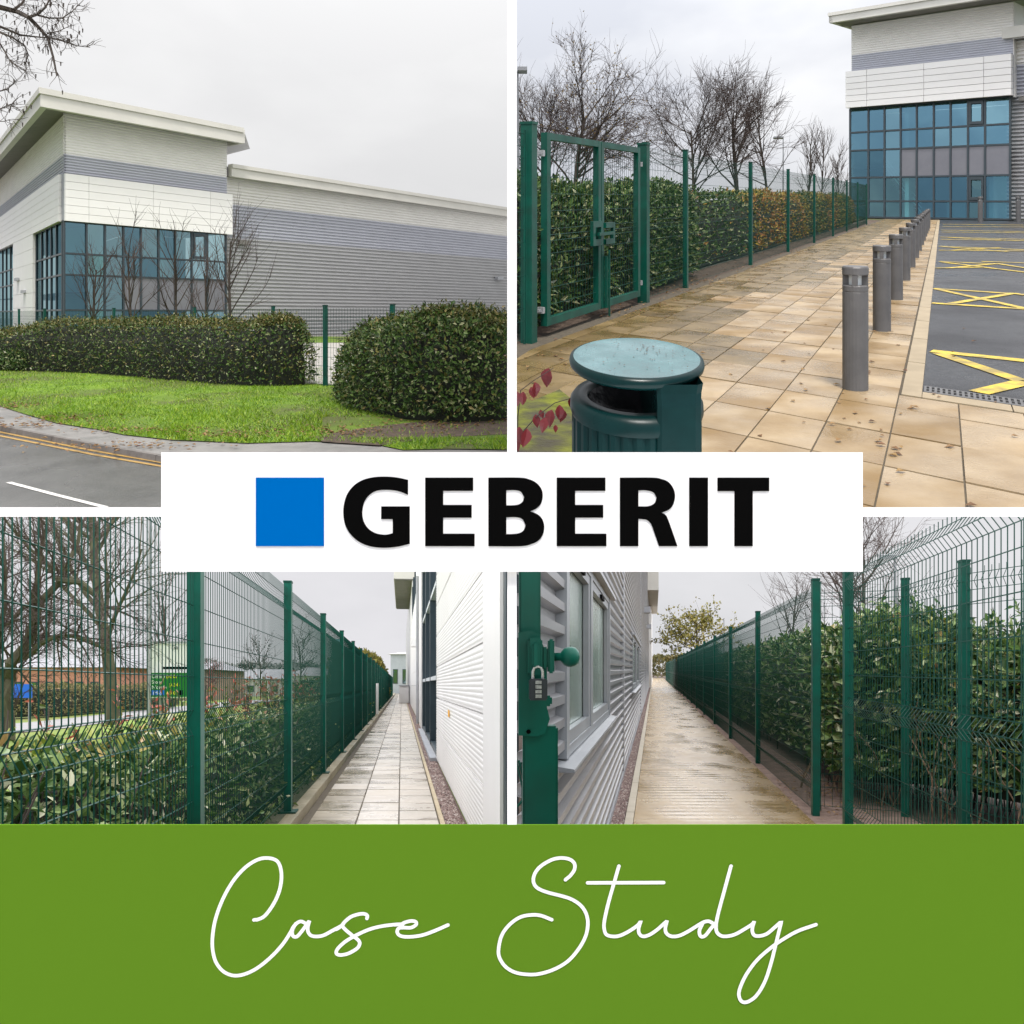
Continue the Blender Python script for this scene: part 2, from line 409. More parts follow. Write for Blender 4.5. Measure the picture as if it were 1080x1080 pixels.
stroke([(320,255),(308,278),(325,302),(370,340),(408,370),(416,395),(395,425),(340,455),(290,463),(268,450),(280,420),(330,375),(400,335),(480,300),(560,280),(640,270),(690,268)], 310, 930, 6)
stroke([(640,272),(680,268),(700,258),(740,248),(770,253),(772,272),(740,290),(690,290),(662,295),(654,320),(675,342),(730,348),(810,338),(890,310),(975,273)], 310, 930, 6)
stroke([(622,272),(660,240),(690,195),(690,150),(655,118),(590,107),(520,120),(440,165),(395,215),(378,270),(390,315),(430,347),(500,372),(580,392),(660,417),(730,460),(775,520),(792,600),(775,700),(720,800),(640,890),(540,950),(430,985),(340,991),(240,975),(165,930),(120,860),(115,790),(140,690),(200,610),(280,555),(370,538),(440,545),(518,575)], 510, 890, 7.2)
stroke([(70,296),(648,294)], 610, 890, 7.2)
stroke([(308,168),(270,300),(225,460),(197,590),(197,650),(215,690),(265,703),(320,695),(390,660),(450,618),(475,585),(458,640),(462,680),(490,702),(540,690),(600,650),(650,605),(673,585),(660,640),(670,680),(710,702),(770,695),(840,660),(920,610),(955,592),(990,587),(1022,603)], 610, 890, 7.2)
stroke([(65,507),(47,545),(48,575),(62,588),(85,578),(115,540),(148,500)], 730, 890, 6)
stroke([(246,140),(200,310),(165,440),(152,510),(155,555),(180,580),(215,585),(270,573),(330,540),(380,508),(393,488),(380,540),(390,575),(420,583),(470,570),(520,530),(565,490),(540,590),(500,750),(460,870),(410,955),(360,995),(320,1000),(298,970),(300,920),(340,830),(410,735),(500,655),(580,600),(670,550),(783,510)], 730, 890, 6)

# ------------------------------------------------------------------ plants
def leaf_mb(mb, p, d, up, L, w, m=0, fold=True):
    """one leaf: base p, direction d, length L, width w"""
    s = d.cross(up)
    if s.length < 1e-5: s = Vector((1,0,0))
    s.normalize(); n = s.cross(d); n.normalize()
    a = p; t = p + d*L - n*(L*.12); c = p + d*(L*.45)
    l = c + s*(w*.5) + n*(w*.16); r = c - s*(w*.5) + n*(w*.16)
    b = len(mb.v); mb.v += [tuple(a), tuple(r), tuple(t), tuple(l)]
    mb.f.append((b, b+1, b+2)); mb.m.append(m); mb.f.append((b, b+2, b+3)); mb.m.append(m)
def broad_leaf(mb, p, d, up, L, w, curl=.25, m=0):
    s = d.cross(up); s.normalize(); n = s.cross(d); n.normalize(); prof = [(0,.04),(.15,.6),(.38,1.0),(.62,.82),(.84,.40),(1,.02)]
    b = len(mb.v)
    for t, k in prof:
        c = p + d*(L*t) - n*(L*curl*t*t)
        mb.v += [tuple(c + s*(w*.5*k) + n*(w*.18*k)), tuple(c), tuple(c - s*(w*.5*k) + n*(w*.18*k))]
    for i in range(len(prof)-1):
        for j in (0, 1): mb.f.append((b+i*3+j, b+i*3+j+1, b+i*3+j+4, b+i*3+j+3)); mb.m.append(m)
def rdir(rn):
    while True:
        v = Vector((rn.uniform(-1,1), rn.uniform(-1,1), rn.uniform(-1,1)))
        if .05 < v.length < 1: return v.normalized()
def leaf_mat(name, cols, rough=.35, spec=.5, trans=.12):
    return M(name, (0,0,0), island=cols, rough=rough, spec=spec, trans=trans)
LAUREL = leaf_mat('laurel_leaf', [(0,(.016,.040,.008)),(.4,(.040,.085,.016)),(.7,(.085,.150,.030)),(.88,(.17,.23,.07)),(1,(.36,.36,.20))], rough=.35, spec=.18)
LAUREL_D = leaf_mat('dark_laurel_leaf', [(0,(.015,.040,.012)),(.38,(.058,.120,.034)),(.68,(.14,.215,.065)),(.88,(.28,.34,.15)),(1,(.62,.60,.45))], rough=.35, spec=.18)
PRIVET = leaf_mat('olive_leaf', [(0,(.042,.048,.010)),(.4,(.095,.100,.022)),(.75,(.155,.150,.036)),(.93,(.25,.21,.07)),(1,(.40,.32,.16))], rough=.42, spec=.18)
COPPER = leaf_mat('copper_beech_leaf', [(0,(.16,.055,.010)),(.4,(.38,.14,.018)),(.75,(.44,.24,.03)),(1,(.10,.12,.02))], rough=.5)
YELLOW = leaf_mat('yellow_autumn_leaf', [(0,(.15,.15,.014)),(.4,(.38,.28,.02)),(.7,(.46,.30,.02)),(1,(.10,.14,.02))], rough=.5)
BRIGHT = leaf_mat('bright_young_leaf', [(0,(.10,.18,.02)),(.4,(.24,.28,.04)),(.7,(.36,.30,.09)),(1,(.36,.18,.09))], rough=.35)
REDLEAF = leaf_mat('red_leaf', [(0,(.09,.008,.012)),(.5,(.17,.016,.022)),(1,(.15,.05,.045))], rough=.4, trans=.2)
PHOT = leaf_mat('red_tipped_leaf', [(0,(.05,.09,.02)),(.4,(.16,.16,.04)),(.65,(.34,.07,.05)),(1,(.42,.14,.09))], rough=.4)
COREM = M('hedge_core_dark', (.006,.009,.005), (.016,.020,.010), scale=9, rough=1.0)
def hedge(site, name, label, path, depth, ztop, zbot, n, leaf, mats, seed, cat='hedge', group=None, side=1, wob=.18, front=.6, topw=.4, stems=0, weights=None, core=True, facing=None, endw=.13, xlim=None, tpow=1.0, shoots=0, shoot_len=.16, shoot_last=False):
    """clipped hedge: path = plan polyline of its near face, body extends 'depth' to the given side"""
    rn = random.Random(seed)
    P = [Vector(p) for p in path]; seg = [(P[i+1]-P[i]).length for i in range(len(P)-1)]; T = sum(seg)
    def at(t):
        s = t*T
        for i, l in enumerate(seg):
            if s <= l or i == len(seg)-1:
                d = (P[i+1]-P[i]).normalized(); nn = Vector((-d.y, d.x))*side
                return P[i] + d*min(s, l), d, nn
            s -= l
    lim = lambda x: x if xlim is None else (max(x, xlim) if xlim > 0 else min(x, xlim))
    ztf = ztop if callable(ztop) else (lambda t: ztop)
    ph = [rn.uniform(0, 6.28) for _ in range(6)]
    def wobble(t, w):
        s = t*T
        return wob*(math.sin(s*1.3+ph[0])*.5+math.sin(s*2.9+ph[1]+w*4)*.3+math.sin(s*.55+ph[2]+w*2)*.5)
    root = thing(name, label, cat, site.W(P[0].x, P[0].y, 0), group); b = root.location
    # rounded cross-section, q in 0..1 from near foot over the top to the far foot
    def surf(t, q):
        o, d, nn = at(t); H = ztf(t) + wobble(t, 0)*.45
        e = min(1.0, min(t, 1-t)*T/(.45*depth) + .0)
        er = math.sqrt(max(0, 1-(1-e)**2)) if e < 1 else 1
        a = q*math.pi
        cx = -math.cos(a); cz = math.sin(a)
        k = 3.4
        r = (abs(cx)**k + abs(cz)**k)**(-1/k)
        cx *= r; cz *= r
        off = depth*.5 + cx*depth*.5*(.12+.88*er) + wobble(t, 1)*(-.5 if cx < 0 else .5)*.6
        zz = zbot + (H-zbot)*cz*(.62+.38*er)
        p = o + nn*off
        nrm = nn*cx*abs(cx) ; nv = Vector((nrm.x, nrm.y, cz*abs(cz)+.05))
        if e < 1: nv += Vector((d.x, d.y, 0))*(1-e)*(-1 if t < .5 else 1)*1.2
        return Vector((p.x, p.y, zz)), nv.normalized()
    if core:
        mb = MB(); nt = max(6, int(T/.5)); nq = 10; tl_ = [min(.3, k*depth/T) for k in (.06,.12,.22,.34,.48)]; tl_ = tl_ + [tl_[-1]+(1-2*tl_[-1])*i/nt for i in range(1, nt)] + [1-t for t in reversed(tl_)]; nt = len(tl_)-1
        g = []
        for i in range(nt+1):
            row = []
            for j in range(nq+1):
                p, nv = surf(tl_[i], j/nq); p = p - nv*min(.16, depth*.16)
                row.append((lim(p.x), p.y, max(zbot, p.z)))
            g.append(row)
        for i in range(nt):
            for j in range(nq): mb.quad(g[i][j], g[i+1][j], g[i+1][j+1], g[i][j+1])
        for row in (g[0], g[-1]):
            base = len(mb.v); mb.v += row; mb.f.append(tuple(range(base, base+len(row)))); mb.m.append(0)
        part('dark_core', mb, COREM, site, root)  # added solid core, coloured dark as shaded depth behind the leaves
    mb = MB(); mats = mats if isinstance(mats, (list, tuple)) else [mats]
    cl = [(rn.random(), rn.random(), rn.uniform(.03,.10), rn.randrange(len(mats))) for _ in range(40)]
    for i in range(n):
        t = rn.random()**tpow; r = rn.random()
        if r < front: q = rn.uniform(.02, .5)
        elif r < front+topw: q = rn.uniform(.28, .72)
        else: q = rn.uniform(.5, .95)
        if rn.random() < endw: t = min(.3, .45*depth/T*(1-math.cos(rn.uniform(0,1.57)))); t = t if rn.random() < .5 else 1-t; q = rn.uniform(.02,.98)
        p, nv = surf(t, q); p = p - nv*abs(rn.gauss(0, .07)) + nv*min(.16, rn.expovariate(26))
        if xlim is not None and ((xlim > 0 and p.x < xlim+.04) or (xlim < 0 and p.x > xlim-.04)): continue
        if p.z < zbot+.02: p.z = zbot+.02+rn.random()*.1
        d = (nv*rn.uniform(.2,1.0) + rdir(rn)*.9 + Vector((0,0,.15))).normalized()
        L = leaf*rn.uniform(.5,1.5)
        if len(mats) > 1:
            m = weights(t, q, rn) if weights else rn.randrange(len(mats))
        else: m = 0
        leaf_mb(mb, p, d, (nv+rdir(rn)*.5).normalized(), L, L*rn.uniform(.38,.55), m)
    part('foliage', mb, mats, site, root)
    if shoots:
        mb = MB(); mc = MB()
        for i in range(shoots):
            t = rn.random()**tpow; q = rn.uniform(.12,.70); p, nv = surf(t, q)
            if xlim is not None and ((xlim > 0 and p.x < xlim+.3) or (xlim < 0 and p.x > xlim-.3)): continue
            d = (nv*.7 + Vector((0,0,.6)) + rdir(rn)*.5).normalized(); L = shoot_len*rn.uniform(.4,1.3); e = p + d*L
            p = p - nv*.08; m_ = (p+e)*.5 + rdir(rn)*L*.08; mc.tube([p, m_, e], .0045, .002, n=3)
            for k in range(int(5+L*24)):
                f = rn.uniform(.15,1.0); c = p.lerp(e, f); dd = (d*.6 + rdir(rn)).normalized(); l = leaf*rn.uniform(.7,1.2)
                leaf_mb(mb, c, dd, (nv+rdir(rn)*.6).normalized(), l, l*.42, len(mats)-1 if (len(mats) > 1 and shoot_last) else 0)
        part('shoot_leaves', mb, mats, site, root)['kind'] = 'stuff'; part('shoot_twigs', mc, TWIG, site, root)['kind'] = 'stuff'
    if stems:
        mb = MB()
        for i in range(stems):
            t = rn.random(); o, d, nn = at(t); o = o + nn*rn.uniform(.15, depth*.7)
            p = Vector((o.x, o.y, 0)); pts = [p]; dd = Vector((rn.gauss(0,.12), rn.gauss(0,.16), 1)).normalized()
            for k in range(5):
                p = p + dd*rn.uniform(.15,.3); dd = (dd + rdir(rn)*.14).normalized(); pts.append(p)
            mb.tube(pts, rn.uniform(.006,.014), .003, n=4)
        part('stems', mb, TWIG, site, root)['kind'] = 'stuff'
    return root

RMIN = [.0022]
def grow(mbs, rn, p, d, length, r, level, maxlev, spec):
    """recursive branch; spec: per level (children, length ratio, angle, up-pull, wiggle)"""
    nch, lr, ang, up, wig = spec[min(level, len(spec)-1)]
    k = 6 if level == 0 else (5 if level == 1 else 3)
    pts = [p.copy()]; dirs = [d.copy()]
    for i in range(k):
        d = (d + rdir(rn)*wig + Vector((0,0,up))).normalized()
        p = p + d*(length/k); pts.append(p.copy()); dirs.append(d.copy())
    mb = mbs[0] if level <= 1 else mbs[1]
    mb.tube(pts, r, r*(.35 if level else .4), n=(8 if level == 0 else 5 if level == 1 else 3))
    if level >= maxlev: return
    for c in range(nch):
        f = rn.uniform(.25, 1.0) if level else rn.uniform(spec[0][5] if False else .3, 1.0)
        if level == 0: f = .32 + .68*(c+rn.random())/nch
        i = min(k-1, int(f*k)); q = pts[i].lerp(pts[i+1], f*k-i)
        dd = dirs[i]; ax = dd.cross(rdir(rn))
        if ax.length < 1e-4: continue
        a = math.radians(rn.gauss(ang, ang*.22)); nd = Matrix.Rotation(a, 3, ax.normalized()) @ dd
        grow(mbs, rn, q, nd, length*lr*rn.uniform(.7,1.2)*(1.0 if level else (1.15-.45*f)), max(RMIN[0], r*.42*(1-.35*f)), level+1, maxlev, spec)
def tree(site, name, label, x, y, h, seed, r=None, group=None, spec=None, maxlev=3, lean=(0,0), bark=None, leaves=None, nleaf=0, leafsize=.08, cat='tree', xlim=None):
    rn = random.Random(seed)
    root = thing(name, label, cat, site.W(x, y, 0), group)
    spec = spec or [(13,.52,42,.06,.10),(7,.48,38,.10,.16),(6,.5,36,.08,.22),(4,.5,35,.05,.25)]
    a, b = MB(), MB(); RMIN[0] = max(.0022, .00021*y)
    grow((a, b), rn, Vector((0,0,-.1)), Vector((lean[0], lean[1], 1)).normalized(), h*.92, r or h*.018, 0, maxlev, spec)
    if xlim is not None:
        sg = 1 if xlim > 0 else -1
        for q in (a, b):
            keep = [i for i, f in enumerate(q.f) if all((q.v[k][0]+x)*sg > abs(xlim) for k in f)]
            q.f = [q.f[i] for i in keep]; q.m = [q.m[i] for i in keep]
            q.v = [v if (v[0]+x)*sg > 0 else (0, 0, 1) for v in q.v]
    lpart('trunk', a, bark or BARK, root, smooth=True)
    cr = lpart('crown', b, TWIG if bark is None else [bark], root)
    if leaves:
        mb = MB()
        for i in range(nleaf):
            q = Vector(rn.choice(b.v)) + rdir(rn)*rn.uniform(0,.25)
            L = leafsize*rn.uniform(.6,1.3); leaf_mb(mb, q, rdir(rn), rdir(rn), L, L*.6)
        lpart('leaves', mb, leaves, root)
    return root

# ------------------------------------------------------------------ fences
def fence(site, label, pts, H, posts, spacing, rows, folds, seed=1, wr=.0028, pw=.06, pd=.05, zcap=None, name='mesh_fence', postH=None, foot=False, amp=.035, cap=True, gaps=()):
    """welded mesh fence; pts: plan polyline, posts: list of plan points, one mesh panel between neighbours"""
    root = thing(name, label, 'fence', site.W(posts[0][0], posts[0][1], 0))
    zl = zcap if zcap else (lambda y: 99)
    for i in range(len(posts)):
        x, y = posts[i]
        j = min(i, len(posts)-2); dx, dy = posts[j+1][0]-posts[j][0], posts[j+1][1]-posts[j][1]
        l = math.hypot(dx, dy); dx /= l; dy /= l; nx, ny = -dy, dx
        top = min((postH or H) + .05, zl(y))
        mb = MB()
        c = [(x+dx*a*pd/2+nx*b*pw/2, y+dy*a*pd/2+ny*b*pw/2) for a, b in ((-1,-1),(1,-1),(1,1),(-1,1))]
        mb.hexa([(px,py,-.05) for px,py in c] + [(px,py,top) for px,py in c])
        po = part('post', mb, GREEN, site, root)
        if cap and top < zl(y):
            mb = MB(); c2 = [(x+(px-x)*1.12, y+(py-y)*1.12) for px,py in c]
            mb.hexa([(px,py,top+.001) for px,py in c2] + [(px,py,top+.022) for px,py in c2]); part('post_cap', mb, GREEN_D, site, po)
        if foot:
            mb = MB(); c2 = [(x+(px-x)*2.4, y+(py-y)*2.4) for px,py in c]
            mb.hexa([(px,py,.0) for px,py in c2] + [(px,py,.115) for px,py in c2]); part('base_plate', mb, GREEN_D, site, po)
    for i in range(len(posts)-1):
        if i in gaps: continue
        (xa, ya), (xb, yb) = posts[i], posts[i+1]; L = math.hypot(xb-xa, yb-ya); n = max(4, int(L/spacing))
        dx, dy = (xb-xa)/L, (yb-ya)/L; nx, ny = -dy, dx
        far = min(ya, yb) > 30
        mb = MB(); e = pd*.5
        def off(z):
            for f0, f1 in folds:
                if f0 < z < f1: return amp*(1-abs((z-(f0+f1)/2)/((f1-f0)/2)))
            return 0
        zs = [.04]
        for f0, f1 in folds: zs += [f0, (f0+f1)/2, f1]
        zs.append(H)
        for k in range(1, n):
            t = k/n; x = xa+(xb-xa)*t; y = ya+(yb-ya)*t; zm = zl(y)
            zz = [z for z in zs if z < zm]; 
            if zm < H: zz.append(zm)
            mb.tube([(x+nx*off(z), y+ny*off(z), z) for z in zz], wr, n=3)
        for z in rows:
            # a rail may leave the site's height limit part of the way along
            ta, tb = 0.0, 1.0
            if z > zl(ya) and z > zl(yb): continue
            if z > zl(ya) or z > zl(yb):
                lo, hi = 0.0, 1.0
                for _ in range(20):
                    mid = (lo+hi)/2; bad = z > zl(ya+(yb-ya)*mid)
                    if (z > zl(ya)) == bad: lo = mid
                    else: hi = mid
                if z > zl(ya): ta = hi
                else: tb = lo
            q = [(xa+(xb-xa)*t+nx*(off(z)+wr*1.5), ya+(yb-ya)*t+ny*(off(z)+wr*1.5), z) for t in (ta, tb)]
            mb.tube(q, wr*1.15, n=3)
        part('mesh_panel', mb, GREEN_D, site, root)
    return root
ROWS24 = [.05,.25,.32,.39,.55,.75,.95,1.12,1.19,1.26,1.45,1.65,1.85,2.05,2.17,2.24,2.31]
FOLDS24 = [(.25,.39),(1.12,1.26),(2.17,2.31)]
# ================================================================== shared builders for buildings and ground
def norm2(d): l = math.hypot(*d); return (d[0]/l, d[1]/l)
def off2(p, n, t): return (p[0]+n[0]*t, p[1]+n[1]*t)
def lerp2(a, b, t): return (a[0]+(b[0]-a[0])*t, a[1]+(b[1]-a[1])*t)
def on_line(site, P, m, u):
    """plan point seen at picture column u on the line x = P.x + m (y - P.y)"""
    y = (P[0]-m*P[1])/((u-540)/F-m); return (P[0]+m*(y-P[1]), y)
def sheet(mb, pts, z, m=0):
    b = len(mb.v); mb.v += [(p[0], p[1], z) for p in pts]; mb.f.append(tuple(range(b, b+len(pts)))); mb.m.append(m)
def gz(site, u, v, z=0.0):
    y = F*(site.h-z)/(v-site.vh); return ((u-540)/F*y, y)
def ribbon(site, px, w, z, closed=False):
    """painted line on the ground through picture points px, w metres wide"""
    g = [Vector(gz(site, u, v, z)) for u, v in px]; mb = MB(); n = len(g); L_, R_2 = [], []
    for i, p in enumerate(g):
        d = (g[min(i+1,n-1)]-g[max(i-1,0)]).normalized(); q = Vector((-d.y, d.x))*w/2; L_.append(p+q); R_2.append(p-q)
    for i in range(n-1):
        mb.quad((L_[i].x,L_[i].y,z),(R_2[i].x,R_2[i].y,z),(R_2[i+1].x,R_2[i+1].y,z),(L_[i+1].x,L_[i+1].y,z))
    return mb
def curtain(site, root, pts, n, zs, matfn, fw=.09, seed=0, vents=(), depth=.07):
    rn = random.Random(seed)
    d = norm2((pts[-1][0]-pts[0][0], pts[-1][1]-pts[0][1]))
    for p in pts:
        mb = MB(); mb.slabwall(off2(p, d, -fw/2), off2(p, d, fw/2), n, -.06, depth, zs[0], zs[-1]); part('mullion', mb, FRAME, site, root)
    for z in zs:
        mb = MB(); mb.slabwall(pts[0], pts[-1], n, -.055, depth-.012, z-fw/2, z+fw/2); part('transom', mb, FRAME, site, root)
    for c in range(len(pts)-1):
        for r in range(len(zs)-1):
            mb = MB(); A, B = pts[c], pts[c+1]; e = .006
            j = [rn.uniform(-e, e) for _ in range(4)]
            a = off2(A, n, j[0]); b = off2(B, n, j[1]); c2 = off2(B, n, j[2]); d2 = off2(A, n, j[3])
            mb.quad((a[0],a[1],zs[r]), (b[0],b[1],zs[r]), (c2[0],c2[1],zs[r+1]), (d2[0],d2[1],zs[r+1]))
            part('pane', mb, matfn(c, r, rn), site, root)
            if (c, r) in vents:
                mb = MB(); t = .06
                p0, p1 = lerp2(A, B, .08), lerp2(A, B, .92); z0, z1 = zs[r]+.1, zs[r+1]-.1; w = fw*1.6
                mb.slabwall(p0, p1, n, .02, depth+.04, z0, z0+w); mb.slabwall(p0, p1, n, .02, depth+.04, z1-w, z1)
                q0, q1 = lerp2(A, B, .08+.12), lerp2(A, B, .92-.12)
                mb.slabwall(p0, q0, n, .021, depth+.039, z0+w, z1-w); mb.slabwall(q1, p1, n, .021, depth+.039, z0+w, z1-w)
                part('opening_light', mb, FRAME, site, root)
def panels(site, root, pts, n, zs, t0, t1, mat, gap=.018, name='panel'):
    for c in range(len(pts)-1):
        A, B = pts[c], pts[c+1]; d = norm2((B[0]-A[0], B[1]-A[1]))
        for r in range(len(zs)-1):
            mb = MB(); mb.slabwall(off2(A, d, gap/2), off2(B, d, -gap/2), n, t0, t1, zs[r]+gap/2, zs[r+1]-gap/2); part(name, mb, mat, site, root)
def corner_off(Pc, n1, o1, n2, o2):
    det = n1[0]*n2[1]-n1[1]*n2[0]
    return (Pc[0]+(o1*n2[1]-o2*n1[1])/det, Pc[1]+(n1[0]*o2-n2[0]*o1)/det)
GL_A = [glass_mat('facade_glass_blue', (.17,.31,.38), .55), glass_mat('facade_glass_pale', (.27,.43,.48), .55), glass_mat('facade_glass_teal', (.26,.46,.48), .45, see=(.6,.85,.85)),
        glass_mat('facade_glass_deep', (.13,.24,.31), .5, see=(.4,.6,.65))]
SPAN = M('spandrel_grey', (.135,.135,.155), (.16,.16,.18), scale=.7, rough=.12, spec=.8)
LEAFLIT = leaf_mat('fallen_leaf', [(0,(.10,.045,.015)),(.4,(.22,.11,.03)),(.8,(.32,.20,.07)),(1,(.12,.03,.02))], rough=.6)
def litter(site, name, label, pts_px, n, size, seed, z=.02):
    """loose fallen leaves: pts_px = list of (u, v, spread) centres"""
    rn = random.Random(seed); mb = MB()
    for i in range(n):
        u, v, su, sv = rn.choice(pts_px); x, y = gz(site, u+rn.gauss(0, su), max(site.vh+15, v+rn.gauss(0, sv)))
        d = Vector((rn.uniform(-1,1), rn.uniform(-1,1), rn.uniform(-.02,.12)+site.s*0)).normalized(); L = size*rn.uniform(.6,1.4)
        if site.s > 0 and y < F*site.h/(536-site.vh) : continue
        leaf_mb(mb, Vector((x,y,z+rn.random()*.01)), d, Vector((0,0,1)), L, L*.7)
    o = solo(name, mb, LEAFLIT, site, label, 'leaves', kind='stuff'); return o
def in_poly(u, v, P):
    r = False; j = len(P)-1
    for i in range(len(P)):
        if (P[i][1] > v) != (P[j][1] > v) and u < (P[j][0]-P[i][0])*(v-P[i][1])/(P[j][1]-P[i][1]) + P[i][0]: r = not r
        j = i
    return r

# ================================================================== first view: corner of the building behind a hedge
S = TL
ASPH = M('wet_asphalt', (.055,.055,.052), (.11,.11,.104), scale=2.2, rough=.22, rvar=.16, rscale=.5, bump=.25, bscale=60, stretch=(1,.5,1))
PAVE = M('worn_pavement', (.16,.155,.145), (.25,.24,.225), scale=3, rough=.5, rvar=.2, bump=.3, bscale=45)
KERB = M('kerb_concrete', (.11,.10,.09), (.19,.175,.16), scale=5, rough=.7, bump=.3)
GRASS_G = M('grass_ground', (.07,.145,.003), (.16,.275,.005), scale=1.3, rough=.9, bump=.7, bscale=40, big=(.085,.10,.02), bigscale=.5)
mb = MB(); sheet(mb, [(-260,6.95),(-.01,6.95),(-.01,320),(-260,320)], 0.0); solo('ground', mb, ASPH, S, kind='structure')
KT = [(-420,375),(-200,408),(-60,434),(0,447.5),(60,459.5),(100,467),(170,479),(260,494),(400,520)]
kt = [gz(S, u, v, .07) for u, v in KT]
mb = MB()
far = [(-.01, 9.0), (-.01, 320), (-260, 320), (-260, 60)]
sheet(mb, kt + [(-.01, 7.2)] + far[:] , .066); solo('pavement', mb, PAVE, S, kind='structure')
kr = thing('kerb', 'row of dark stone kerb along the wet road edge', 'kerb', S.W(kt[3][0], kt[3][1]))
for i in range(len(kt)-1):
    a, b = Vector(kt[i]), Vector(kt[i+1]); n = max(1, int((b-a).length/.95)); d = (b-a).normalized(); q = Vector((d.y, -d.x))
    if q.y > 0: q = -q
    for k in range(n):
        p0 = a.lerp(b, k/n)+d*.008; p1 = a.lerp(b, (k+1)/n)-d*.008
        if min(p0.y, p1.y) < 7.1: continue
        mb = MB(); mb.hexa([(p0.x,p0.y,-.02),(p1.x,p1.y,-.02),((p1+q*.07).x,(p1+q*.07).y,-.02),((p0+q*.07).x,(p0+q*.07).y,-.02),
                            (p0.x,p0.y,.069),(p1.x,p1.y,.069),((p1+q*.06).x,(p1+q*.06).y,.069),((p0+q*.06).x,(p0+q*.06).y,.069)]); part('kerb_stone', mb, KERB, S, kr)
YLW = M('yellow_road_paint', (.42,.22,.012), (.55,.32,.03), scale=9, rough=.6, c3=(.32,.20,.06))
WHT = M('white_road_paint', (.55,.54,.50), (.72,.71,.68), scale=9, rough=.6)
for px in ([(-60,442),(0,455.5),(60,467.5),(100,475.5),(170,487.5),(230,497.5)], [(-60,445.5),(0,459.5),(60,471.5),(100,479.5),(170,491.5),(230,502)]):
    solo('yellow_line', ribbon(S, px, .06, .004), YLW, S, kind='structure')
solo('white_line', ribbon(S, [(9,508.5),(60,522),(112,535)], .055, .004), WHT, S, kind='structure')
GP = [(-60,386),(340,386),(340,405),(536,405),(536,474),(470,473),(425,474),(395,468),(330,465),(260,467),(180,463.5),(130,458),(100,452),(60,446),(25,436),(0,428),(-60,414)]
mb = MB(); sheet(mb, [gz(S,u,v,.08) for u, v in [(-500,358),(-60,414),(0,428),(25,436),(60,446),(100,452),(130,458),(180,463.5),(260,467),(330,465),(395,468),(425,474),(470,473),(538.5,474)]] + [(-.012, 60), (-260, 60)], .078)
solo('grass_verge', mb, GRASS_G, S, kind='structure')
mb = MB(); sheet(mb, [gz(S,u,v,.08) for u, v in [(330,461),(380,452),(430,446),(500,440),(538,438),(538,458),(470,461),(430,466),(400,470),(340,466)]], .083)
solo('bare_soil', mb, SOIL, S, kind='structure')
mb = MB(); sheet(mb, [(-4.72,18.9),(-3.0,18.1),(-1.0,17.9),(-3.0,46),(-15,46)], .088); solo('service_path', mb, M('pale_service_concrete', (.36,.34,.30), (.46,.44,.40), scale=1.2, rough=.6), S, kind='structure')
BLADE = leaf_mat('grass_blade', [(0,(.068,.155,.002)),(.45,(.165,.32,.002)),(.8,(.26,.43,.004)),(1,(.40,.46,.04))], rough=.5, trans=.2)
rn = random.Random(5); mb = MB(); cnt = 0
while cnt < 52000:
    u, v = rn.uniform(-5, 538), rn.uniform(388, 475)
    if not in_poly(u, v, GP): continue
    if 340 < u and v < 462 - max(0, (400-u))*.05 and v > 440 and rn.random() < .93: continue
    pn = math.sin(u*.045+v*.11)+math.sin(u*.017-v*.21+2)+math.sin(u*.09+v*.05)
    if pn < -1.7 and rn.random() < .75: continue
    x, y = gz(S, u, v, .08); h = rn.uniform(.02,.06)*(1.2 if pn > .3 else .8); a = rn.uniform(0, 6.28); w = .0055*rn.uniform(.7,1.5)
    lx, ly = rn.gauss(0,.03), rn.gauss(0,.03)
    mb.tri((x-math.cos(a)*w, y-math.sin(a)*w, .078), (x+math.cos(a)*w, y+math.sin(a)*w, .078), (x+lx, y+ly, .078+h)); cnt += 1
solo('grass', mb, BLADE, S, 'bright green grass blades on the roadside verge', 'grass', kind='stuff')
litter(S, 'fallen_leaves', 'brown fallen leaves along the pavement edge and under the hedge', [(15,433,18,3),(60,447,25,2),(150,460,40,2),(260,466,40,2),(350,462,30,3),(440,455,40,5),(500,448,25,4),(120,478,50,3),(30,455,30,2)], 900, .06, 3, z=.09)

# --- building
y0 = 50.0; Cc = (S.x(67.5, y0), y0); m1, m2 = .789, -.756
d1 = norm2((m1, 1)); d2 = norm2((m2, 1)); n1 = (d1[1], -d1[0]); n2 = (-d2[1], d2[0])
zc = lambda v: S.z(v, y0)
zg, zb_, zs_, zt = zc(233), zc(183), zc(162), zc(123)
ob = thing('office_building', 'white two storey office block with blue glass corner and overhanging roof behind the roadside hedge', 'building', S.W(Cc[0], Cc[1], 0))
F1 = lambda u: on_line(S, Cc, m1, u)
F2 = lambda u: on_line(S, Cc, m2, u)
E1p = F1(240)
fr_u = [67.5, 91, 110.5, 130, 148.5, 167, 184.5, 202, 218.5, 238]
rows = [.15, zc(327), zc(289.5), zc(267), zg]
def tlmat(c, r, rn):
    if c >= 3 and r == 1: return SPAN
    if c in (1, 2): return rn.choice([GL_A[2], GL_A[1]]) if r < 3 else GL_A[1]
    if c == 0: return GL_A[3] if r < 2 else GL_A[0]
    if r == 0: return GL_A[3]
    return rn.choice([GL_A[0], GL_A[0], GL_A[1]])
curtain(S, ob, [F1(u) for u in fr_u], n1, rows, tlmat, fw=.11, seed=2, vents=((7,3),))
lf_u = [66.2, 60, 54.5, 49.5, 44.5, 39]
curtain(S, ob, [F2(u) for u in lf_u], n2, rows, lambda c, r, rn: rn.choice([GL_A[1], GL_A[1], GL_A[0]]), fw=.11, seed=3)
l2_u = [16.3, 11.5, 7, 3, -1, -5]
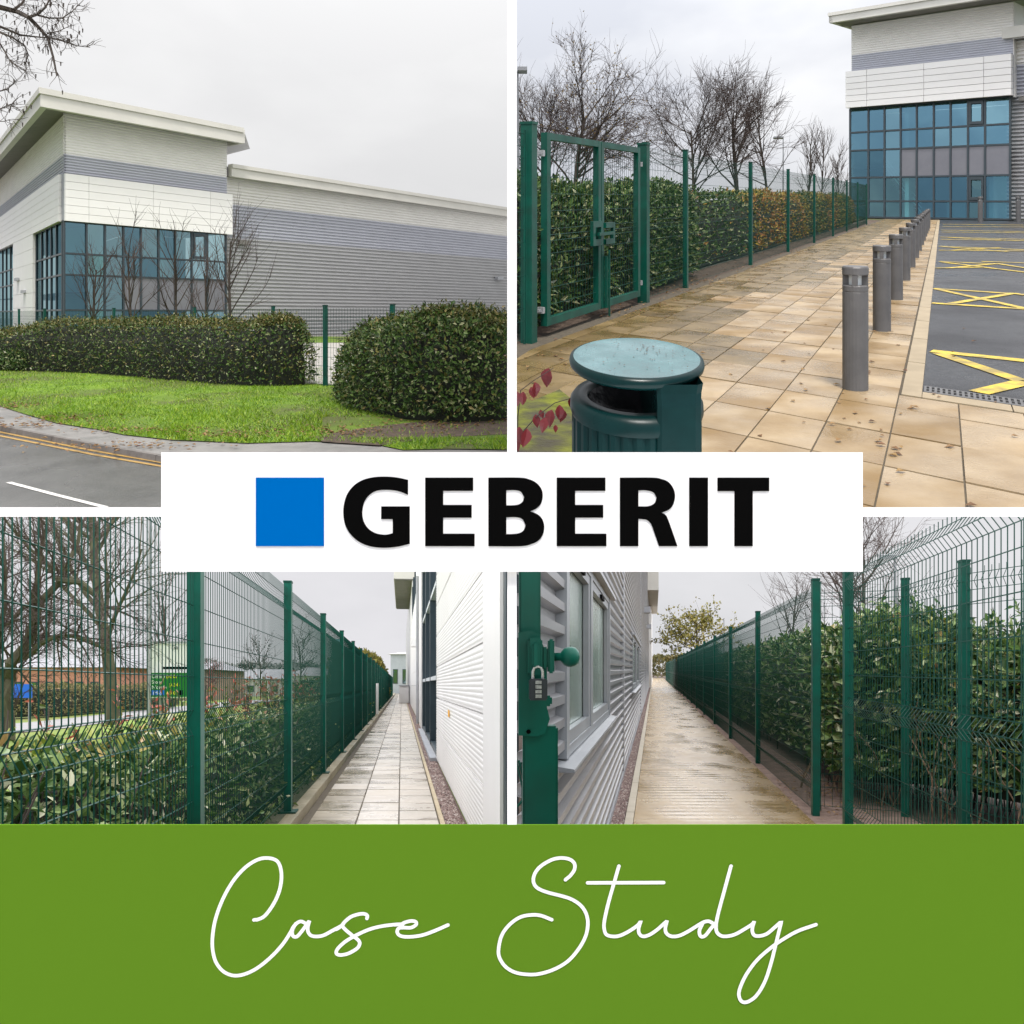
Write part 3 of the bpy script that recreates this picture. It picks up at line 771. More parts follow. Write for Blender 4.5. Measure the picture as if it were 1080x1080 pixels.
curtain(S, ob, [F2(u) for u in l2_u], n2, rows, lambda c, r, rn: rn.choice([GL_A[1], GL_A[0]]), fw=.11, seed=4)
# white panelled band and left wall
cr = [zg + (zb_-zg)*i/6 for i in range(7)]
panels(S, ob, [off2(F1(u), n1, 0) for u in (67.0, 92, 160, 220, 243.5)], n1, cr, .05, .22, WHITE_P)
panels(S, ob, [F2(u) for u in (66.0, 37, 18, 0, -22, -60)], n2, cr, .05, .22, WHITE_P)
cl_ = [0.1 + (zg-.1)*i/7 for i in range(8)]
panels(S, ob, [F2(38.2), F2(27), F2(17)], n2, cl_, .05, .215, WHITE_P)
panels(S, ob, [F2(-5.5), F2(-30), F2(-60)], n2, cl_, .05, .215, WHITE_P)
mb = MB(); mb.slabwall(F1(67.5), F1(243), n1, -.3, .04, zg+.05, zb_-.02); mb.slabwall(F2(66.5), F2(-60), n2, -.3, .04, zg+.05, zb_-.02)
mb.slabwall(F2(38), F2(17), n2, -.3, .04, 0, zg+.05); part('wall_backing', mb, TRIM, S, ob)
# ribbed upper wall
pt = (zt-zs_)/13
for (P, Q, nn) in ((off2(Cc, n1, -.1), off2(F1(240), n1, -.1), n1), (off2(Cc, n2, -.1), off2(F2(-60), n2, -.1), n2)):
    mb = MB(); mb.corr(P, Q, nn, zb_, zs_, (zs_-zb_)/7, .07); part('ribbed_stripe', mb, STRIPE, S, ob)
    mb = MB(); mb.corr(P, Q, nn, zs_, zt+.5, pt, .04); part('ribbed_sheet', mb, WHITE_C, S, ob)
ret = off2(F1(240), d2, 14)
mb = MB(); mb.slabwall(F1(240), ret, n1, -.12, -.1, zb_-2, zt+.4); part('return_wall', mb, WHITE_C, S, ob)
# roof with overhang
def roof(root, Pc, Pa, Pb, na, nb, o, zlo, zhi, back=14, tn=.35):
    co = corner_off(Pc, na, o, nb, o)
    a1 = off2(Pa, na, o); b1 = off2(Pb, nb, o)
    ai = off2(Pa, na, o-tn); bi = off2(Pb, nb, o-tn); ci = corner_off(Pc, na, o-tn, nb, o-tn)
    mb = MB()
    zm = zlo + (zhi-zlo)*.68
    for (p, q, r_, s_) in ((co, a1, ai, ci), (b1, co, ci, bi)):
        mb.hexa([(p[0],p[1],zlo),(q[0],q[1],zlo),(r_[0],r_[1],zlo),(s_[0],s_[1],zlo),(p[0],p[1],zm),(q[0],q[1],zm),(r_[0],r_[1],zm),(s_[0],s_[1],zm)])
    part('fascia', mb, FASCIA, S, root)
    mb = MB(); co2 = corner_off(Pc, na, o+.09, nb, o+.09); a2 = off2(Pa, na, o+.09); b2 = off2(Pb, nb, o+.09)
    for (p, q, r_, s_) in ((co2, a2, ai, ci), (b2, co2, ci, bi)):
        mb.hexa([(p[0],p[1],zm+.004),(q[0],q[1],zm+.004),(r_[0],r_[1],zm+.004),(s_[0],s_[1],zm+.004),(p[0],p[1],zhi),(q[0],q[1],zhi),(r_[0],r_[1],zhi),(s_[0],s_[1],zhi)])
    part('gutter_capping', mb, FASCIA, S, root)
    mb = MB(); in1 = off2(Pa, na, -.4); in2 = off2(Pb, nb, -.4); inc = corner_off(Pc, na, -.4, nb, -.4)
    for (p, q, r_, s_) in ((ci, ai, in1, inc), (bi, ci, inc, in2)):
        mb.quad((p[0],p[1],zlo+.02),(q[0],q[1],zlo+.02),(r_[0],r_[1],zlo+.30),(s_[0],s_[1],zlo+.30))
    part('soffit', mb, SOFFIT, S, root)
    mb = MB(); sheet(mb, [co, a1, corner_off(Pc, na, -back*.3, nb, -back), b1], zhi-.05); part('roof', mb, FASCIA, S, root)
roof(ob, Cc, F1(243), F2(-60), n1, n2, 1.5, zc(123), zc(106)+.1)
mb = MB(); e0 = off2(F1(243), n1, 1.5); e1 = off2(F1(243), n1, -.4); mb.slabwall(e1, e0, d1, .002, .12, zc(123)+.02, zc(106)); part('fascia_end', mb, FASCIA, S, ob)
# interior
mb = MB()
i1, i2 = corner_off(Cc, n1, -5, n2, -5), off2(F1(238), n1, -5)
mb.quad((i1[0],i1[1],0),(i2[0],i2[1],0),(i2[0],i2[1],zg),(i1[0],i1[1],zg)); i3 = off2(F2(-6), n2, -5)
mb.quad((i1[0],i1[1],0),(i3[0],i3[1],0),(i3[0],i3[1],zg),(i1[0],i1[1],zg)); part('interior_wall', mb, INTER, S, ob)
mb = MB()
for z in (.1, zc(308), zg+.02):
    sheet(mb, [off2(Cc, n1, -.1), F1(238), i2, i1], z); sheet(mb, [off2(Cc, n2, -.1), F2(-6), i3, i1], z+.01)
part('interior_floor', mb, INTER_D, S, ob)
mb = MB(); w0 = F1(108); mb.slabwall(off2(w0, n1, -.3), off2(w0, n1, -4.9), d1, 0, .2, .1, zg); w0 = F1(172); mb.slabwall(off2(w0, n1, -.3), off2(w0, n1, -4.9), d1, 0, .2, .1, zg)
part('partition', mb, INTER, S, ob)
# --- warehouse wing
Wp = off2(Cc, n1, -.7); WL = lambda u: on_line(S, Wp, m1, u)
yA = WL(240)[1]; zw = lambda v: S.z(v, yA)
wh = thing('warehouse', 'long grey ribbed warehouse with pale roof edge to the right of the glass corner', 'building', S.W(*WL(240)))
A, B = WL(236), WL(538.8)
for nm, z0, z1, mt, pit in (('lower_ribbed_wall', 0, zw(250), GREY_C, .27), ('middle_ribbed_wall', zw(250), zw(215), STRIPE, .22), ('upper_ribbed_wall', zw(215), zw(186), WHITE_C, .22)):
    mb = MB(); mb.corr(A, B, n1, z0, z1, (z1-z0)/round((z1-z0)/pit), .10); part(nm, mb, mt, S, wh)
mb = MB(); mb.slabwall(A, B, n1, .55, .95, zw(188), zw(179)); part('fascia', mb, FASCIA, S, wh)
mb = MB(); mb.slabwall(A, B, n1, .5, 1.05, zw(179)+.004, zw(175)); part('gutter_capping', mb, FASCIA, S, wh)
mb = MB(); mb.slabwall(A, B, n1, -.1, .55, zw(187), zw(186)); part('soffit', mb, SOFFIT, S, wh)
mb = MB(); mb.slabwall(A, B, n1, -12, .5, zw(178), zw(177)); part('roof', mb, TRIM, S, wh)
vp = WL(250); mb = MB(); mb.slabwall(vp, WL(260), n1, .1, .28, zw(257), zw(252.5)); part('louvre_vent', mb, SOFFIT, S, wh)
lp_ = WL(521); mb = MB(); mb.slabwall(lp_, WL(527), n1, .1, .5, S.z(295, lp_[1]), S.z(292, lp_[1])); part('wall_light', mb, TRIM, S, wh)
for uu, vv in ((24, 294), (31, 307)):
    q = F2(uu); mb = MB(); mb.slabwall(q, F2(uu-2.5), n2, .23, .42, S.z(vv+2, q[1]), S.z(vv-1, q[1])); part('wall_light', mb, TRIM, S, ob)

# --- hedges, fence, trees
def tlp(u, v): return gz(S, u, v, .07)
hl = [tlp(-60,389), tlp(0,391.5), tlp(60,393), tlp(120,397), tlp(190,403), tlp(230,406.5), tlp(262,408), tlp(290,408), tlp(326,406.5), tlp(348,404)]
hedge(S, 'hedge', 'long clipped evergreen hedge below the blue glass corner', hl, 2.2, lambda t: 1.05+.42*min(1,t*2.2), .07, 24000, .068, [LAUREL, PRIVET], 11, side=1, shoots=480, shoot_len=.16, endw=.2, wob=.26,
      weights=lambda t, q, r: (1 if (r.random() < (.85 if q > .3 else .25)) else 0))
hr = [tlp(341,421), tlp(370,433), tlp(420,443), tlp(470,447), tlp(538.6,450)]
hedge(S, 'hedge', 'big rounded evergreen hedge in front of the grey warehouse', hr, 2.4, lambda t: 1.56-.10*max(0,(.25-t)*3), .07, 24000, .066, [LAUREL, PRIVET], 12, side=1, xlim=-.02, shoots=380, shoot_len=.17, wob=.28,
      weights=lambda t, q, r: (1 if (r.random() < (.7 if q > .33 else .15)) else 0))
hedge(S, 'shrub', 'small dark shrub at the left end of the long hedge', [tlp(-14,391.5), tlp(29,392)], .8, .62, .1, 2200, .07, LAUREL_D, 13, cat='shrub')
fp = [(S.x(-6,34),34), (S.x(20,31),31), (S.x(47,28.5),28.5), (S.x(120,26),26), (S.x(205,23.5),23.5), (S.x(288,20.6),20.6), (S.x(343,18.2),18.2), (S.x(414,16.9),16.9), (S.x(506,15.9),15.9), (S.x(538,15.5),15.5)]
fence(S, 'green mesh fence rising behind the roadside hedges', fp, 1.74, fp, .09, [.1,.3,.5,.7,.9,1.1,1.3,1.45,1.55], [], wr=.004, pw=.07, pd=.08, postH=1.74)
ysp = [(16,.52,34,.10,.06),(9,.45,30,.12,.12),(6,.5,30,.08,.18)]
for i, (u, y, h, sd, lb) in enumerate([(99, 28, 3.5, 3, 'slim bare tree at the left end of the glass front'), (141, 27.5, 4.0, 8, 'bare upright tree before the middle of the glass front'),
        (187, 27, 3.9, 21, 'bare tree standing before the grey spandrel panes'), (216, 29.5, 3.4, 5, 'thin bare tree just left of the tallest facade tree'), (241, 24.5, 4.1, 31, 'tallest bare tree, where glass front meets warehouse')]):
    tree(S, 'bare_tree', lb, S.x(u, y), y, h, sd, r=.055, group='bare trees before the glass front', spec=ysp, maxlev=2)
# overhanging tree at the upper left: trunk stands beside the road, out to the left
yb = 11.0
ot = thing('overhanging_tree', 'bare twiggy branches reaching in from the upper left corner', 'tree', S.W(S.x(-150, yb), yb, .1))
def pxp(u, v, dy=0): y = yb+dy; return Vector((S.x(u, y), y, S.z(v, y)))
a, b = MB(), MB(); rn = random.Random(77)
a.tube([(S.x(-150,yb), yb, 0), pxp(-145, 250), pxp(-130, 110), pxp(-110,40), pxp(-80,-40)], .16, .06, n=8)
brs = [([(-130,110),(-70,30),(-20,4),(0,7.5),(18,12),(30,18),(42,30),(50,39),(56,60),(60,80)], .05, .010), ([(50,39),(66,43),(80,48),(95,50)], .014,.004), ([(15,10),(24,3),(30,-8)], .02,.01), ([(30,18),(40,15),(48,8),(55,-6)], .022,.008),
       ([(40,16),(52,19),(66,19),(76,12),(88,0)], .014,.004), ([(-110,40),(-30,22),(0,28),(22,37),(40,39),(50,40)], .025,.006), ([(-120,70),(-30,30),(0,34),(14,40),(26,48),(30,58),(26,68)], .02,.005), ([(-120,80),(-20,40),(0,46),(6,56),(12,66),(28,76)], .018,.004),
       ([(-125,100),(-30,90),(0,96),(8,94),(18,84)], .016,.004), ([(-125,120),(-30,118),(0,115),(8,111),(17,108)], .014,.003), ([(-125,130),(-20,128),(4,128),(10,126)], .01,.003), ([(50,35),(62,33),(74,27)], .01,.003)]
for px, r0, r1 in brs:
    pts = [pxp(u, v, (hash((u,v)) % 7-3)*.06) for u, v in px]; pts = [Vector(p) for p in pts]
    (a if r0 > .03 else b).tube(pts, r0, r1, n=5)
    for i in range(int(len(pts)*6)):
        k = rn.randrange(1, len(pts)); q = pts[k-1].lerp(pts[k], rn.random())
        if q.x < S.x(-12, yb): continue
        dd = (pts[k]-pts[k-1]).normalized(); nd = (dd*.6 + rdir(rn)*.8 + Vector((0,0,-.12))).normalized()
        p = q.copy(); tw = [p]
        for s_ in range(4): nd = (nd + rdir(rn)*.35).normalized(); p = p + nd*rn.uniform(.03,.085); tw.append(p.copy())
        b.tube(tw, .0042, .0018, n=3)
        if rn.random() < .5:
            p = tw[2].copy(); nd = (nd+rdir(rn)).normalized(); b.tube([p, p+nd*.08, p+nd*.15+rdir(rn)*.03], .004, .002, n=3)
        if rn.random() < .35: b.tube([tw[-1], tw[-1]+Vector((0,0,-.05))], .010, .006, n=4)
part('trunk', a, BARK, S, ot); part('crown', b, BARK, S, ot)
# ================================================================== second view: paved path, gate, bin and bollards
S = TR
E1a, E2a = (.504, 1.0), (1.05, -1.0)
def ab(a, c): b = c/1.554; return (.504*a+1.05*b, a-b)
YN = 4.375
def clipy(pts, y=YN):
    out = []
    for i in range(len(pts)):
        p, q = pts[i], pts[(i+1) % len(pts)]
        if p[1] >= y: out.append(p)
        if (p[1] >= y) != (q[1] >= y):
            t = (y-p[1])/(q[1]-p[1]); out.append((p[0]+(q[0]-p[0])*t, y))
    return out
EARTH = M('earth_and_grass', (.045,.05,.02), (.10,.10,.04), scale=1.5, rough=.95, bump=.6, bscale=30, big=(.07,.12,.015), bigscale=.25)
mb = MB(); sheet(mb, [(.01,YN),(260,YN),(260,320),(.01,320)], -.03); solo('ground', mb, EARTH, S, kind='structure')
SLAB = M('buff_paving', (.27,.19,.10), (.42,.325,.20), c3=(.355,.265,.155), scale=1.4, rough=.40, rvar=.24, rscale=1.6, rnd=.06, bump=.15, bscale=45, spec=.35, big=(.235,.150,.058), bigscale=1.3)
SLAB_W = M('algae_paving', (.105,.066,.018), (.26,.18,.075), c3=(.175,.118,.042), scale=1.2, rough=.30, rvar=.15, rscale=2.0, rnd=.12, bump=.12, bscale=40)
JOINT = M('joint_sand', (.06,.05,.035), (.11,.09,.06), scale=20, rough=.95)
mb = MB(); sheet(mb, clipy([(.012,9.1), (.012,9.3), ab(70,-4.5), ab(70,-.15), ab(7.0,-.15), ab(7.0,3.0), (4.6,0), (.012,0)]), -.008); path = solo('footpath', mb, JOINT, S, kind='structure')
DC, DA, OFC, OFA = .478, .69, -.351, 6.96
c_hi, c_lo = .146+DC*3, -4.36
cells = []
k = -9
cols = []
c = OFC
while c > c_lo: cols.append((max(c-DC, c_lo), c)); c -= DC
cols_r = [(OFC+k*DC, OFC+(k+1)*DC) for k in range(4)]
shared = {}; nsl = 0; rest = MB(); rn = random.Random(9)
for (ca, cb) in cols + cols_r:
    right = ca > OFC-1e-6
    r = -14
    while True:
        a0 = OFA + DA*r; a1 = a0 + DA; r += 1
        if a0 > 62: break
        if right and a0 > 6.5: break
        if right: a1 = min(a1, 6.72 if a0 > 5.9 else a1)
        g = .009
        gc = .006; q = [ab(a0+g, ca+gc), ab(a1-g, ca+gc), ab(a1-g, cb-gc), ab(a0+g, cb-gc)]
        if max(p[1] for p in q) < YN: continue
        if max((p[0]*F/p[1]+540) for p in q) < 541: continue
        if min(p[0] for p in q) < .01: q = [(max(.012, p[0]), p[1]) for p in q]
        wet = (ca + cb)/2 < -2.75 - .45*math.sin(a0*.7) - .3*math.sin(a0*2.3+1) or (a0 > 20 and (ca+cb)/2 < -2.6)
        full = min(p[1] for p in q) > YN and a0 < 25
        if min(p[1] for p in q) > 26:
            rest.hexa([(p[0],p[1],-.02) for p in q] + [(p[0],p[1],rn.uniform(-.001,.003)) for p in q], 1 if wet else 0); continue
        q = clipy(q)
        if len(q) < 3: continue
        mb = MB(); dz = rn.uniform(-.003, .003); n = len(q); tl = rn.uniform(-.0007, .0007)
        b = len(mb.v); mb.v += [(p[0],p[1],dz+tl*i) for i, p in enumerate(q)] + [(p[0],p[1],-.02) for p in q]
        mb.f.append(tuple(range(n))); mb.m.append(0)
        for i in range(n): mb.f.append((i, n+i, n+(i+1) % n, (i+1) % n)); mb.m.append(0)
        part('slab', mb, SLAB_W if wet else SLAB, S, path); nsl += 1
rs = part('far_slabs', rest, [SLAB, SLAB_W], S, path); rs['kind'] = 'stuff'
# edging strip, asphalt, drain
EDGE = M('edging_concrete', (.30,.235,.14), (.40,.32,.20), scale=2.5, rough=.5, rnd=.06)
ek = thing('edging_kerb', 'narrow buff edging kerb between the paved path and the car park', 'kerb', S.W(*ab(7, -.2)))
a = 6.72
while a < 62:
    st_ = 1.4; mb = MB(); q = [ab(a+.01, OFC+.02), ab(min(62,a+st_)-.01, OFC+.02), ab(min(62,a+st_)-.01, -.165), ab(a+.01, -.165)]
    mb.hexa([(p[0],p[1],-.03) for p in q] + [(p[0],p[1],.006) for p in q]); part('kerb_stone', mb, EDGE, S, ek); a += st_
a = OFC+.02
for k in range(5):
    mb = MB(); c0 = -.165+.005+k*.7; q = [ab(6.735, c0), ab(6.93, c0), ab(6.93, c0+.69), ab(6.735, c0+.69)]
    mb.hexa([(p[0],p[1],-.03) for p in q] + [(p[0],p[1],.004) for p in q]); part('kerb_stone', mb, EDGE, S, ek)
ASPH2 = M('car_park_asphalt', (.030,.031,.034), (.070,.072,.076), scale=14, rough=.36, rvar=.18, rscale=.5, bump=.7, bscale=70, spec=.35, big=(.028,.029,.032), bigscale=.5)
mb = MB(); sheet(mb, [ab(6.93,-.163), ab(63,-.163), ab(63,14), ab(30,26), ab(6.93,7)], -.004); solo('car_park', mb, ASPH2, S, kind='structure')
DRN = M('drain_grey', (.10,.10,.10), (.15,.15,.15), scale=12, rough=.6); DRK = M('drain_slot', (.006,.006,.006), rough=.9)
dr = thing('drain_channel', 'grey slotted drain channel across the car park edge', 'drain', S.W(*ab(7.05,0)))
mb = MB(); q = [ab(6.95,-.15), ab(7.17,-.15), ab(7.17,2.2), ab(6.95,2.2)]; mb.hexa([(p[0],p[1],-.05) for p in q]+[(p[0],p[1],.004) for p in q]); part('channel', mb, DRN, S, dr)
mb = MB(); c = -.13
while c < 2.15:
    for a_ in (6.99, 7.08):
        q = [ab(a_,c), ab(a_+.055,c), ab(a_+.055,c+.022), ab(a_,c+.022)]; sheet(mb, q, .0075)
    c += .045
part('slots', mb, DRK, S, dr)['kind'] = 'stuff'
YB = M('yellow_bay_paint', (.50,.36,.035), (.72,.53,.05), scale=16, rough=.55, c3=(.64,.46,.04), big=(.30,.23,.06), bigscale=5)
def zl(x, y): return (860 + x/4.909, 210 + y/4.909)
marks = [((600,785),(1090,836),.17), ((640,797),(1062,938),.15), ((845,1000),(1085,944),.17),
         ((612,462),(1090,493),.16), ((602,537),(1090,568),.16), ((630,465),(1090,566),.13), ((700,540),(1030,486),.13), ((1030,486),(1090,497),.13),
         ((640,322),(940,335),.17), ((625,356),(860,352),.15), ((660,326),(1090,378),.14), ((690,356),(940,333),.14), ((940,333),(1090,356),.14), ((860,322),(1090,330),.16),
         ((640,243),(1090,262),.2), ((640,264),(1090,268),.2), ((660,246),(1000,272),.16), ((700,264),(960,250),.16),
         ((645,196),(1090,208),.25), ((650,208),(1090,214),.25), ((690,198),(1060,216),.2), ((650,160),(1090,168),.3), ((655,170),(1090,174),.3), ((660,130),(1090,134),.4), ((660,142),(1090,144),.35)]
for i, (p, q, w) in enumerate(marks):
    solo('bay_marking', ribbon(S, [zl(*p), zl(*q)], w, .003+.0006*i), YB, S, kind='structure')
mb = MB(); sheet(mb, [(.015,9.0), (.015,13.6), ab(60,-9), ab(60,-4.36), ab(9.2,-4.36)], -.01); solo('soil_bed', mb, SOIL, S, kind='structure')
litter(S, 'fallen_leaves', 'scattered fallen leaves on the buff paving slabs', [(760,300,40,6),(700,318,30,5),(820,268,30,4),(800,420,120,40),(940,460,60,40),(900,370,60,30),(600,380,30,12)], 210, .05, 8, z=.004)
litter(S, 'fallen_leaves', 'brown leaves gathered along the foot of the green fence', [(700,306,22,3),(740,296,20,3),(790,282,20,3),(640,330,30,3),(840,266,18,2)], 420, .05, 18, z=.02)

# --- building with glass front
PL, PR = (S.x(896.5, 68.6), 68.6), (S.x(1065.5, 60.2), 60.2)
dF = norm2((PR[0]-PL[0], PR[1]-PL[1])); nF = (dF[1], -dF[0]); mF = dF[0]/dF[1]
if nF[1] > 0: nF = (-nF[0], -nF[1])
fl = lambda u: on_line(S, PL, mF, u)
zq = lambda v: S.z(v, 68.6)
ob2 = thing('office_building', 'white office block with tall blue glass front at the end of the paved path', 'building', S.W(*PL))
cu = [896.7,916,933,950,967,985,1002.7,1021,1039,1065.5]
rw = [.1, zq(212), zq(187.5), zq(159), zq(140), zq(115)]
GL_B = [glass_mat('front_glass_blue', (.14,.28,.37), .6), glass_mat('front_glass_pale', (.21,.38,.46), .58), glass_mat('front_glass_teal', (.24,.44,.50), .28, see=(.62,.88,.9)), glass_mat('front_glass_deep', (.12,.25,.33), .45, see=(.45,.66,.72))]
def trmat(c, r, rn):
    if r == 2 and c >= 3: return SPAN
    if r <= 1: return GL_B[2] if c in (1,2,3,7) else GL_B[3]
    if c == 2: return GL_B[1]
    if c in (0,1): return GL_B[0] if r > 2 else GL_B[3]
    return rn.choice([GL_B[0], GL_B[0], GL_B[1]])
curtain(S, ob2, [fl(u) for u in cu], nF, rw, trmat, fw=.13, seed=6, vents=((7,4),(7,1)))
zb2, zt2, zst = zq(76), zq(30), zq(58.5)
pb = [fl(u) for u in (894.5, 917, 977, 1040, 1069)]
cr = [zq(115)+.05 + (zb2-zq(115)-.05)*i/6 for i in range(7)]
panels(S, ob2, pb, nF, cr, .1, .5, WHITE_P, gap=.03)
mb = MB(); mb.slabwall(fl(895), fl(1068.5), nF, -.4, .09, zq(115)+.06, zb2-.02); part('wall_backing', mb, TRIM, S, ob2)
A, B = off2(fl(898), nF, -.1), off2(fl(1068), nF, -.1)
mb = MB(); mb.corr(A, B, nF, zb2, zst, (zst-zb2)/8, .06); part('ribbed_stripe', mb, STRIPE, S, ob2)
mb = MB(); mb.corr(A, B, nF, zst, zt2+.2, (zt2-zst+.2)/13, .055); part('ribbed_sheet', mb, WHITE_C, S, ob2)
dS = (dF[1]*-1, dF[0]); 
if dS[1] < 0: dS = (-dS[0], -dS[1])
mb = MB(); mb.slabwall(A, off2(A, dS, 16), dF, -.05, 0, 0, zt2+.2); mb.slabwall(B, off2(B, dS, 16), dF, 0, .05, zb2-3, zt2+.2); part('side_wall', mb, WHITE_C, S, ob2)
o_ = 2.0
RA, RB = off2(off2(fl(898), nF, o_), dF, -.9), off2(off2(fl(1068), nF, o_), dF, 2.2)
mb = MB(); mb.slabwall(RA, RB, nF, -.4, 0, zq(26.5), zq(19.5)); part('fascia', mb, FASCIA, S, ob2)
mb = MB(); mb.slabwall(off2(RA, dF, -.06), RB, nF, -.4, .1, zq(19.5)+.005, zq(16)); part('gutter_capping', mb, FASCIA, S, ob2)
mb = MB(); mb.slabwall(RA, off2(RA, nF, -18), dF, 0, .3, zq(26.5)+.01, zq(16)-.02); part('side_fascia', mb, FASCIA, S, ob2)
mb = MB(); q0, q1 = off2(RA, nF, -.4), off2(RB, nF, -.4); r0, r1 = off2(RA, nF, -o_-.3), off2(RB, nF, -o_-.3)
mb.quad((q0[0],q0[1],zq(26.3)),(q1[0],q1[1],zq(26.3)),(r1[0],r1[1],zq(31)+.35),(r0[0],r0[1],zq(31)+.35))
part('soffit', mb, SOFFIT, S, ob2)
mb = MB(); mb.slabwall(RA, RB, nF, -18, -.1, zq(17.2), zq(16.8)); part('roof', mb, TRIM, S, ob2)
# interior with stair, desk and lamp
i1, i2 = off2(fl(897), nF, -6), off2(fl(1065), nF, -6)
mb = MB(); mb.quad((i1[0],i1[1],0),(i2[0],i2[1],0),(i2[0],i2[1],zq(115)),(i1[0],i1[1],zq(115))); part('interior_wall', mb, INTER, S, ob2)
mb = MB()
for z in (.05, zq(178), zq(115)+.03): sheet(mb, [off2(fl(897),nF,-.2), off2(fl(1065),nF,-.2), i2, i1], z)
part('interior_floor', mb, INTER_D, S, ob2)
mb = MB(); w0 = fl(952); mb.slabwall(off2(w0,nF,-.4), off2(w0,nF,-5.9), dF, 0, .3, .05, zq(115)); w0 = fl(1041); mb.slabwall(off2(w0,nF,-.4), off2(w0,nF,-5.9), dF, 0, .3, .05, zq(178)); part('partition', mb, INTER, S, ob2)
mb = MB(); s0, s1 = off2(fl(926),nF,-1.6), off2(fl(966),nF,-1.6); z1s = zq(180)
for k in range(12):
    t0, t1 = k/12, (k+1)/12; p, q = lerp2(s1, s0, t0), lerp2(s1, s0, t1); mb.slabwall(p, q, nF, -.7, .3, z1s*t0+.02, z1s*t1+.05)
part('stair', mb, INTER_D, S, ob2)
mb = MB()
for dz in (.75, .5, .25):
    mb.tube([(*off2(s1,nF,.4), .1+dz*1.4), (*off2(s0,nF,.4), z1s+dz*1.4)], .05, n=4)
part('stair_rail', mb, INTER, S, ob2)
mb = MB(); mb.slabwall(off2(fl(988),nF,-2), off2(fl(1008),nF,-2), nF, -1, 0, .05, 1.35); part('reception_desk', mb, INTER, S, ob2)
mb = MB(); ce = off2(fl(1027),nF,-1.2); mb.lathe([(.02,2.2),(.35,2.3),(.6,2.75),(.55,3.2),(.3,3.5),(.02,3.55)], ce[0], ce[1], n=12); part('lamp_shade', mb, M('lamp_paper', (.75,.66,.5), rough=.8, trans=.4), S, ob2)
# wing at the right edge
wq = off2(fl(1066), nF, -.8); wl2 = lambda u: on_line(S, wq, mF, u)
wh2 = thing('warehouse', 'grey ribbed warehouse wall at the right edge beside the glass front', 'building', S.W(*wq))
A, B = wl2(1062), wl2(1180)
for nm, z0, z1, mt in (('lower_ribbed_wall', 0, S.z(99,60), GREY_C), ('middle_ribbed_wall', S.z(99,60), S.z(67,60), STRIPE), ('upper_ribbed_wall', S.z(67,60), S.z(42,60), WHITE_C)):
    mb = MB(); mb.corr(A, B, nF, z0, z1, (z1-z0)/round((z1-z0)/.28), .13); part(nm, mb, mt, S, wh2)
mb = MB(); mb.slabwall(A, B, nF, .6, 1.1, S.z(40,60), S.z(28,60)); part('fascia', mb, FASCIA, S, wh2)
mb = MB(); mb.slabwall(A, B, nF, -.1, .6, S.z(41.5,60), S.z(40.5,60)); part('soffit', mb, SOFFIT, S, wh2)
mb = MB(); mb.slabwall(wl2(1076), wl2(1090), nF, .13, .3, S.z(106,60), S.z(102,60)); part('louvre_vent', mb, SOFFIT, S, wh2)

# --- bollards
BOL = M('bollard_grey', (.085,.083,.082), (.115,.112,.11), scale=5, rough=.45, rvar=.08); LENS = M('lens_clear', (.55,.58,.58), rough=.15, spec=.6)
def lsh(nm, mb, mat, t): return link(nm, mb.mesh(nm, [mat], lambda v: (v[0], v[1], v[2]+S.s*v[1])), t)
def bollard():
    t = thing('bollard', 'x', 'bollard', (0,0,0))
    mb = MB(); r = .103; mb.lathe([(r,-.05),(r,.815),(r-.004,.82),(r,.825),(r,.865),(r-.008,.875),(.0,.876)], n=24); lsh('shaft', mb, BOL, t)
    mb = MB(); mb.lathe([(.055,.874),(.055,.962)], n=16); lsh('lens', mb, LENS, t)
    for k in range(4):
        a = math.pi/4+.35+k*math.pi/2; ca, sa = math.cos(a), math.sin(a)
        mb = MB(); P, Q = (ca*.05, sa*.05), (ca*.1, sa*.1); mb.slabwall(P, Q, (-sa, ca), -.022, .022, .87, .965); lsh('fin', mb, BOL, t)
    mb = MB(); mb.lathe([(.0,.960),(r,.960),(r+.002,.965),(r+.002,1.018),(r-.004,1.03),(0,1.034)], n=24); lsh('cap', mb, BOL, t)
    return t
ordn = ['nearest', 'second', 'third', 'fourth', 'fifth', 'sixth', 'seventh', 'eighth', 'ninth', 'tenth', 'eleventh', 'twelfth', 'thirteenth', 'fourteenth']
pb_ = bollard()
for k in range(13):
    o = pb_ if k == 0 else copy_tree(pb_)
    y = 7.16+3.15*k; x = -.728+.504*y; o.location = S.W(x, y, .0)
    o['label'] = 'nearest grey bollard in the row, closest to the drain' if k == 0 else '%s grey bollard from the front in the row along the path' % ordn[k]
    if k == 12: o['label'] = 'last grey bollard of the row, closest to the glass front'
    o['group'] = 'grey bollards along the paved path'
for u, lb in ((1034, 'lone grey bollard before the right panes of the glass front'), (1074, 'grey bollard before the ribbed wall at the right edge')):
    o = copy_tree(pb_); y = 57.0; o.location = S.W(S.x(u, y), y, 0); o.scale = (1.5,1.5,1.65); o['label'] = lb; o['group'] = 'grey bollards by the building'

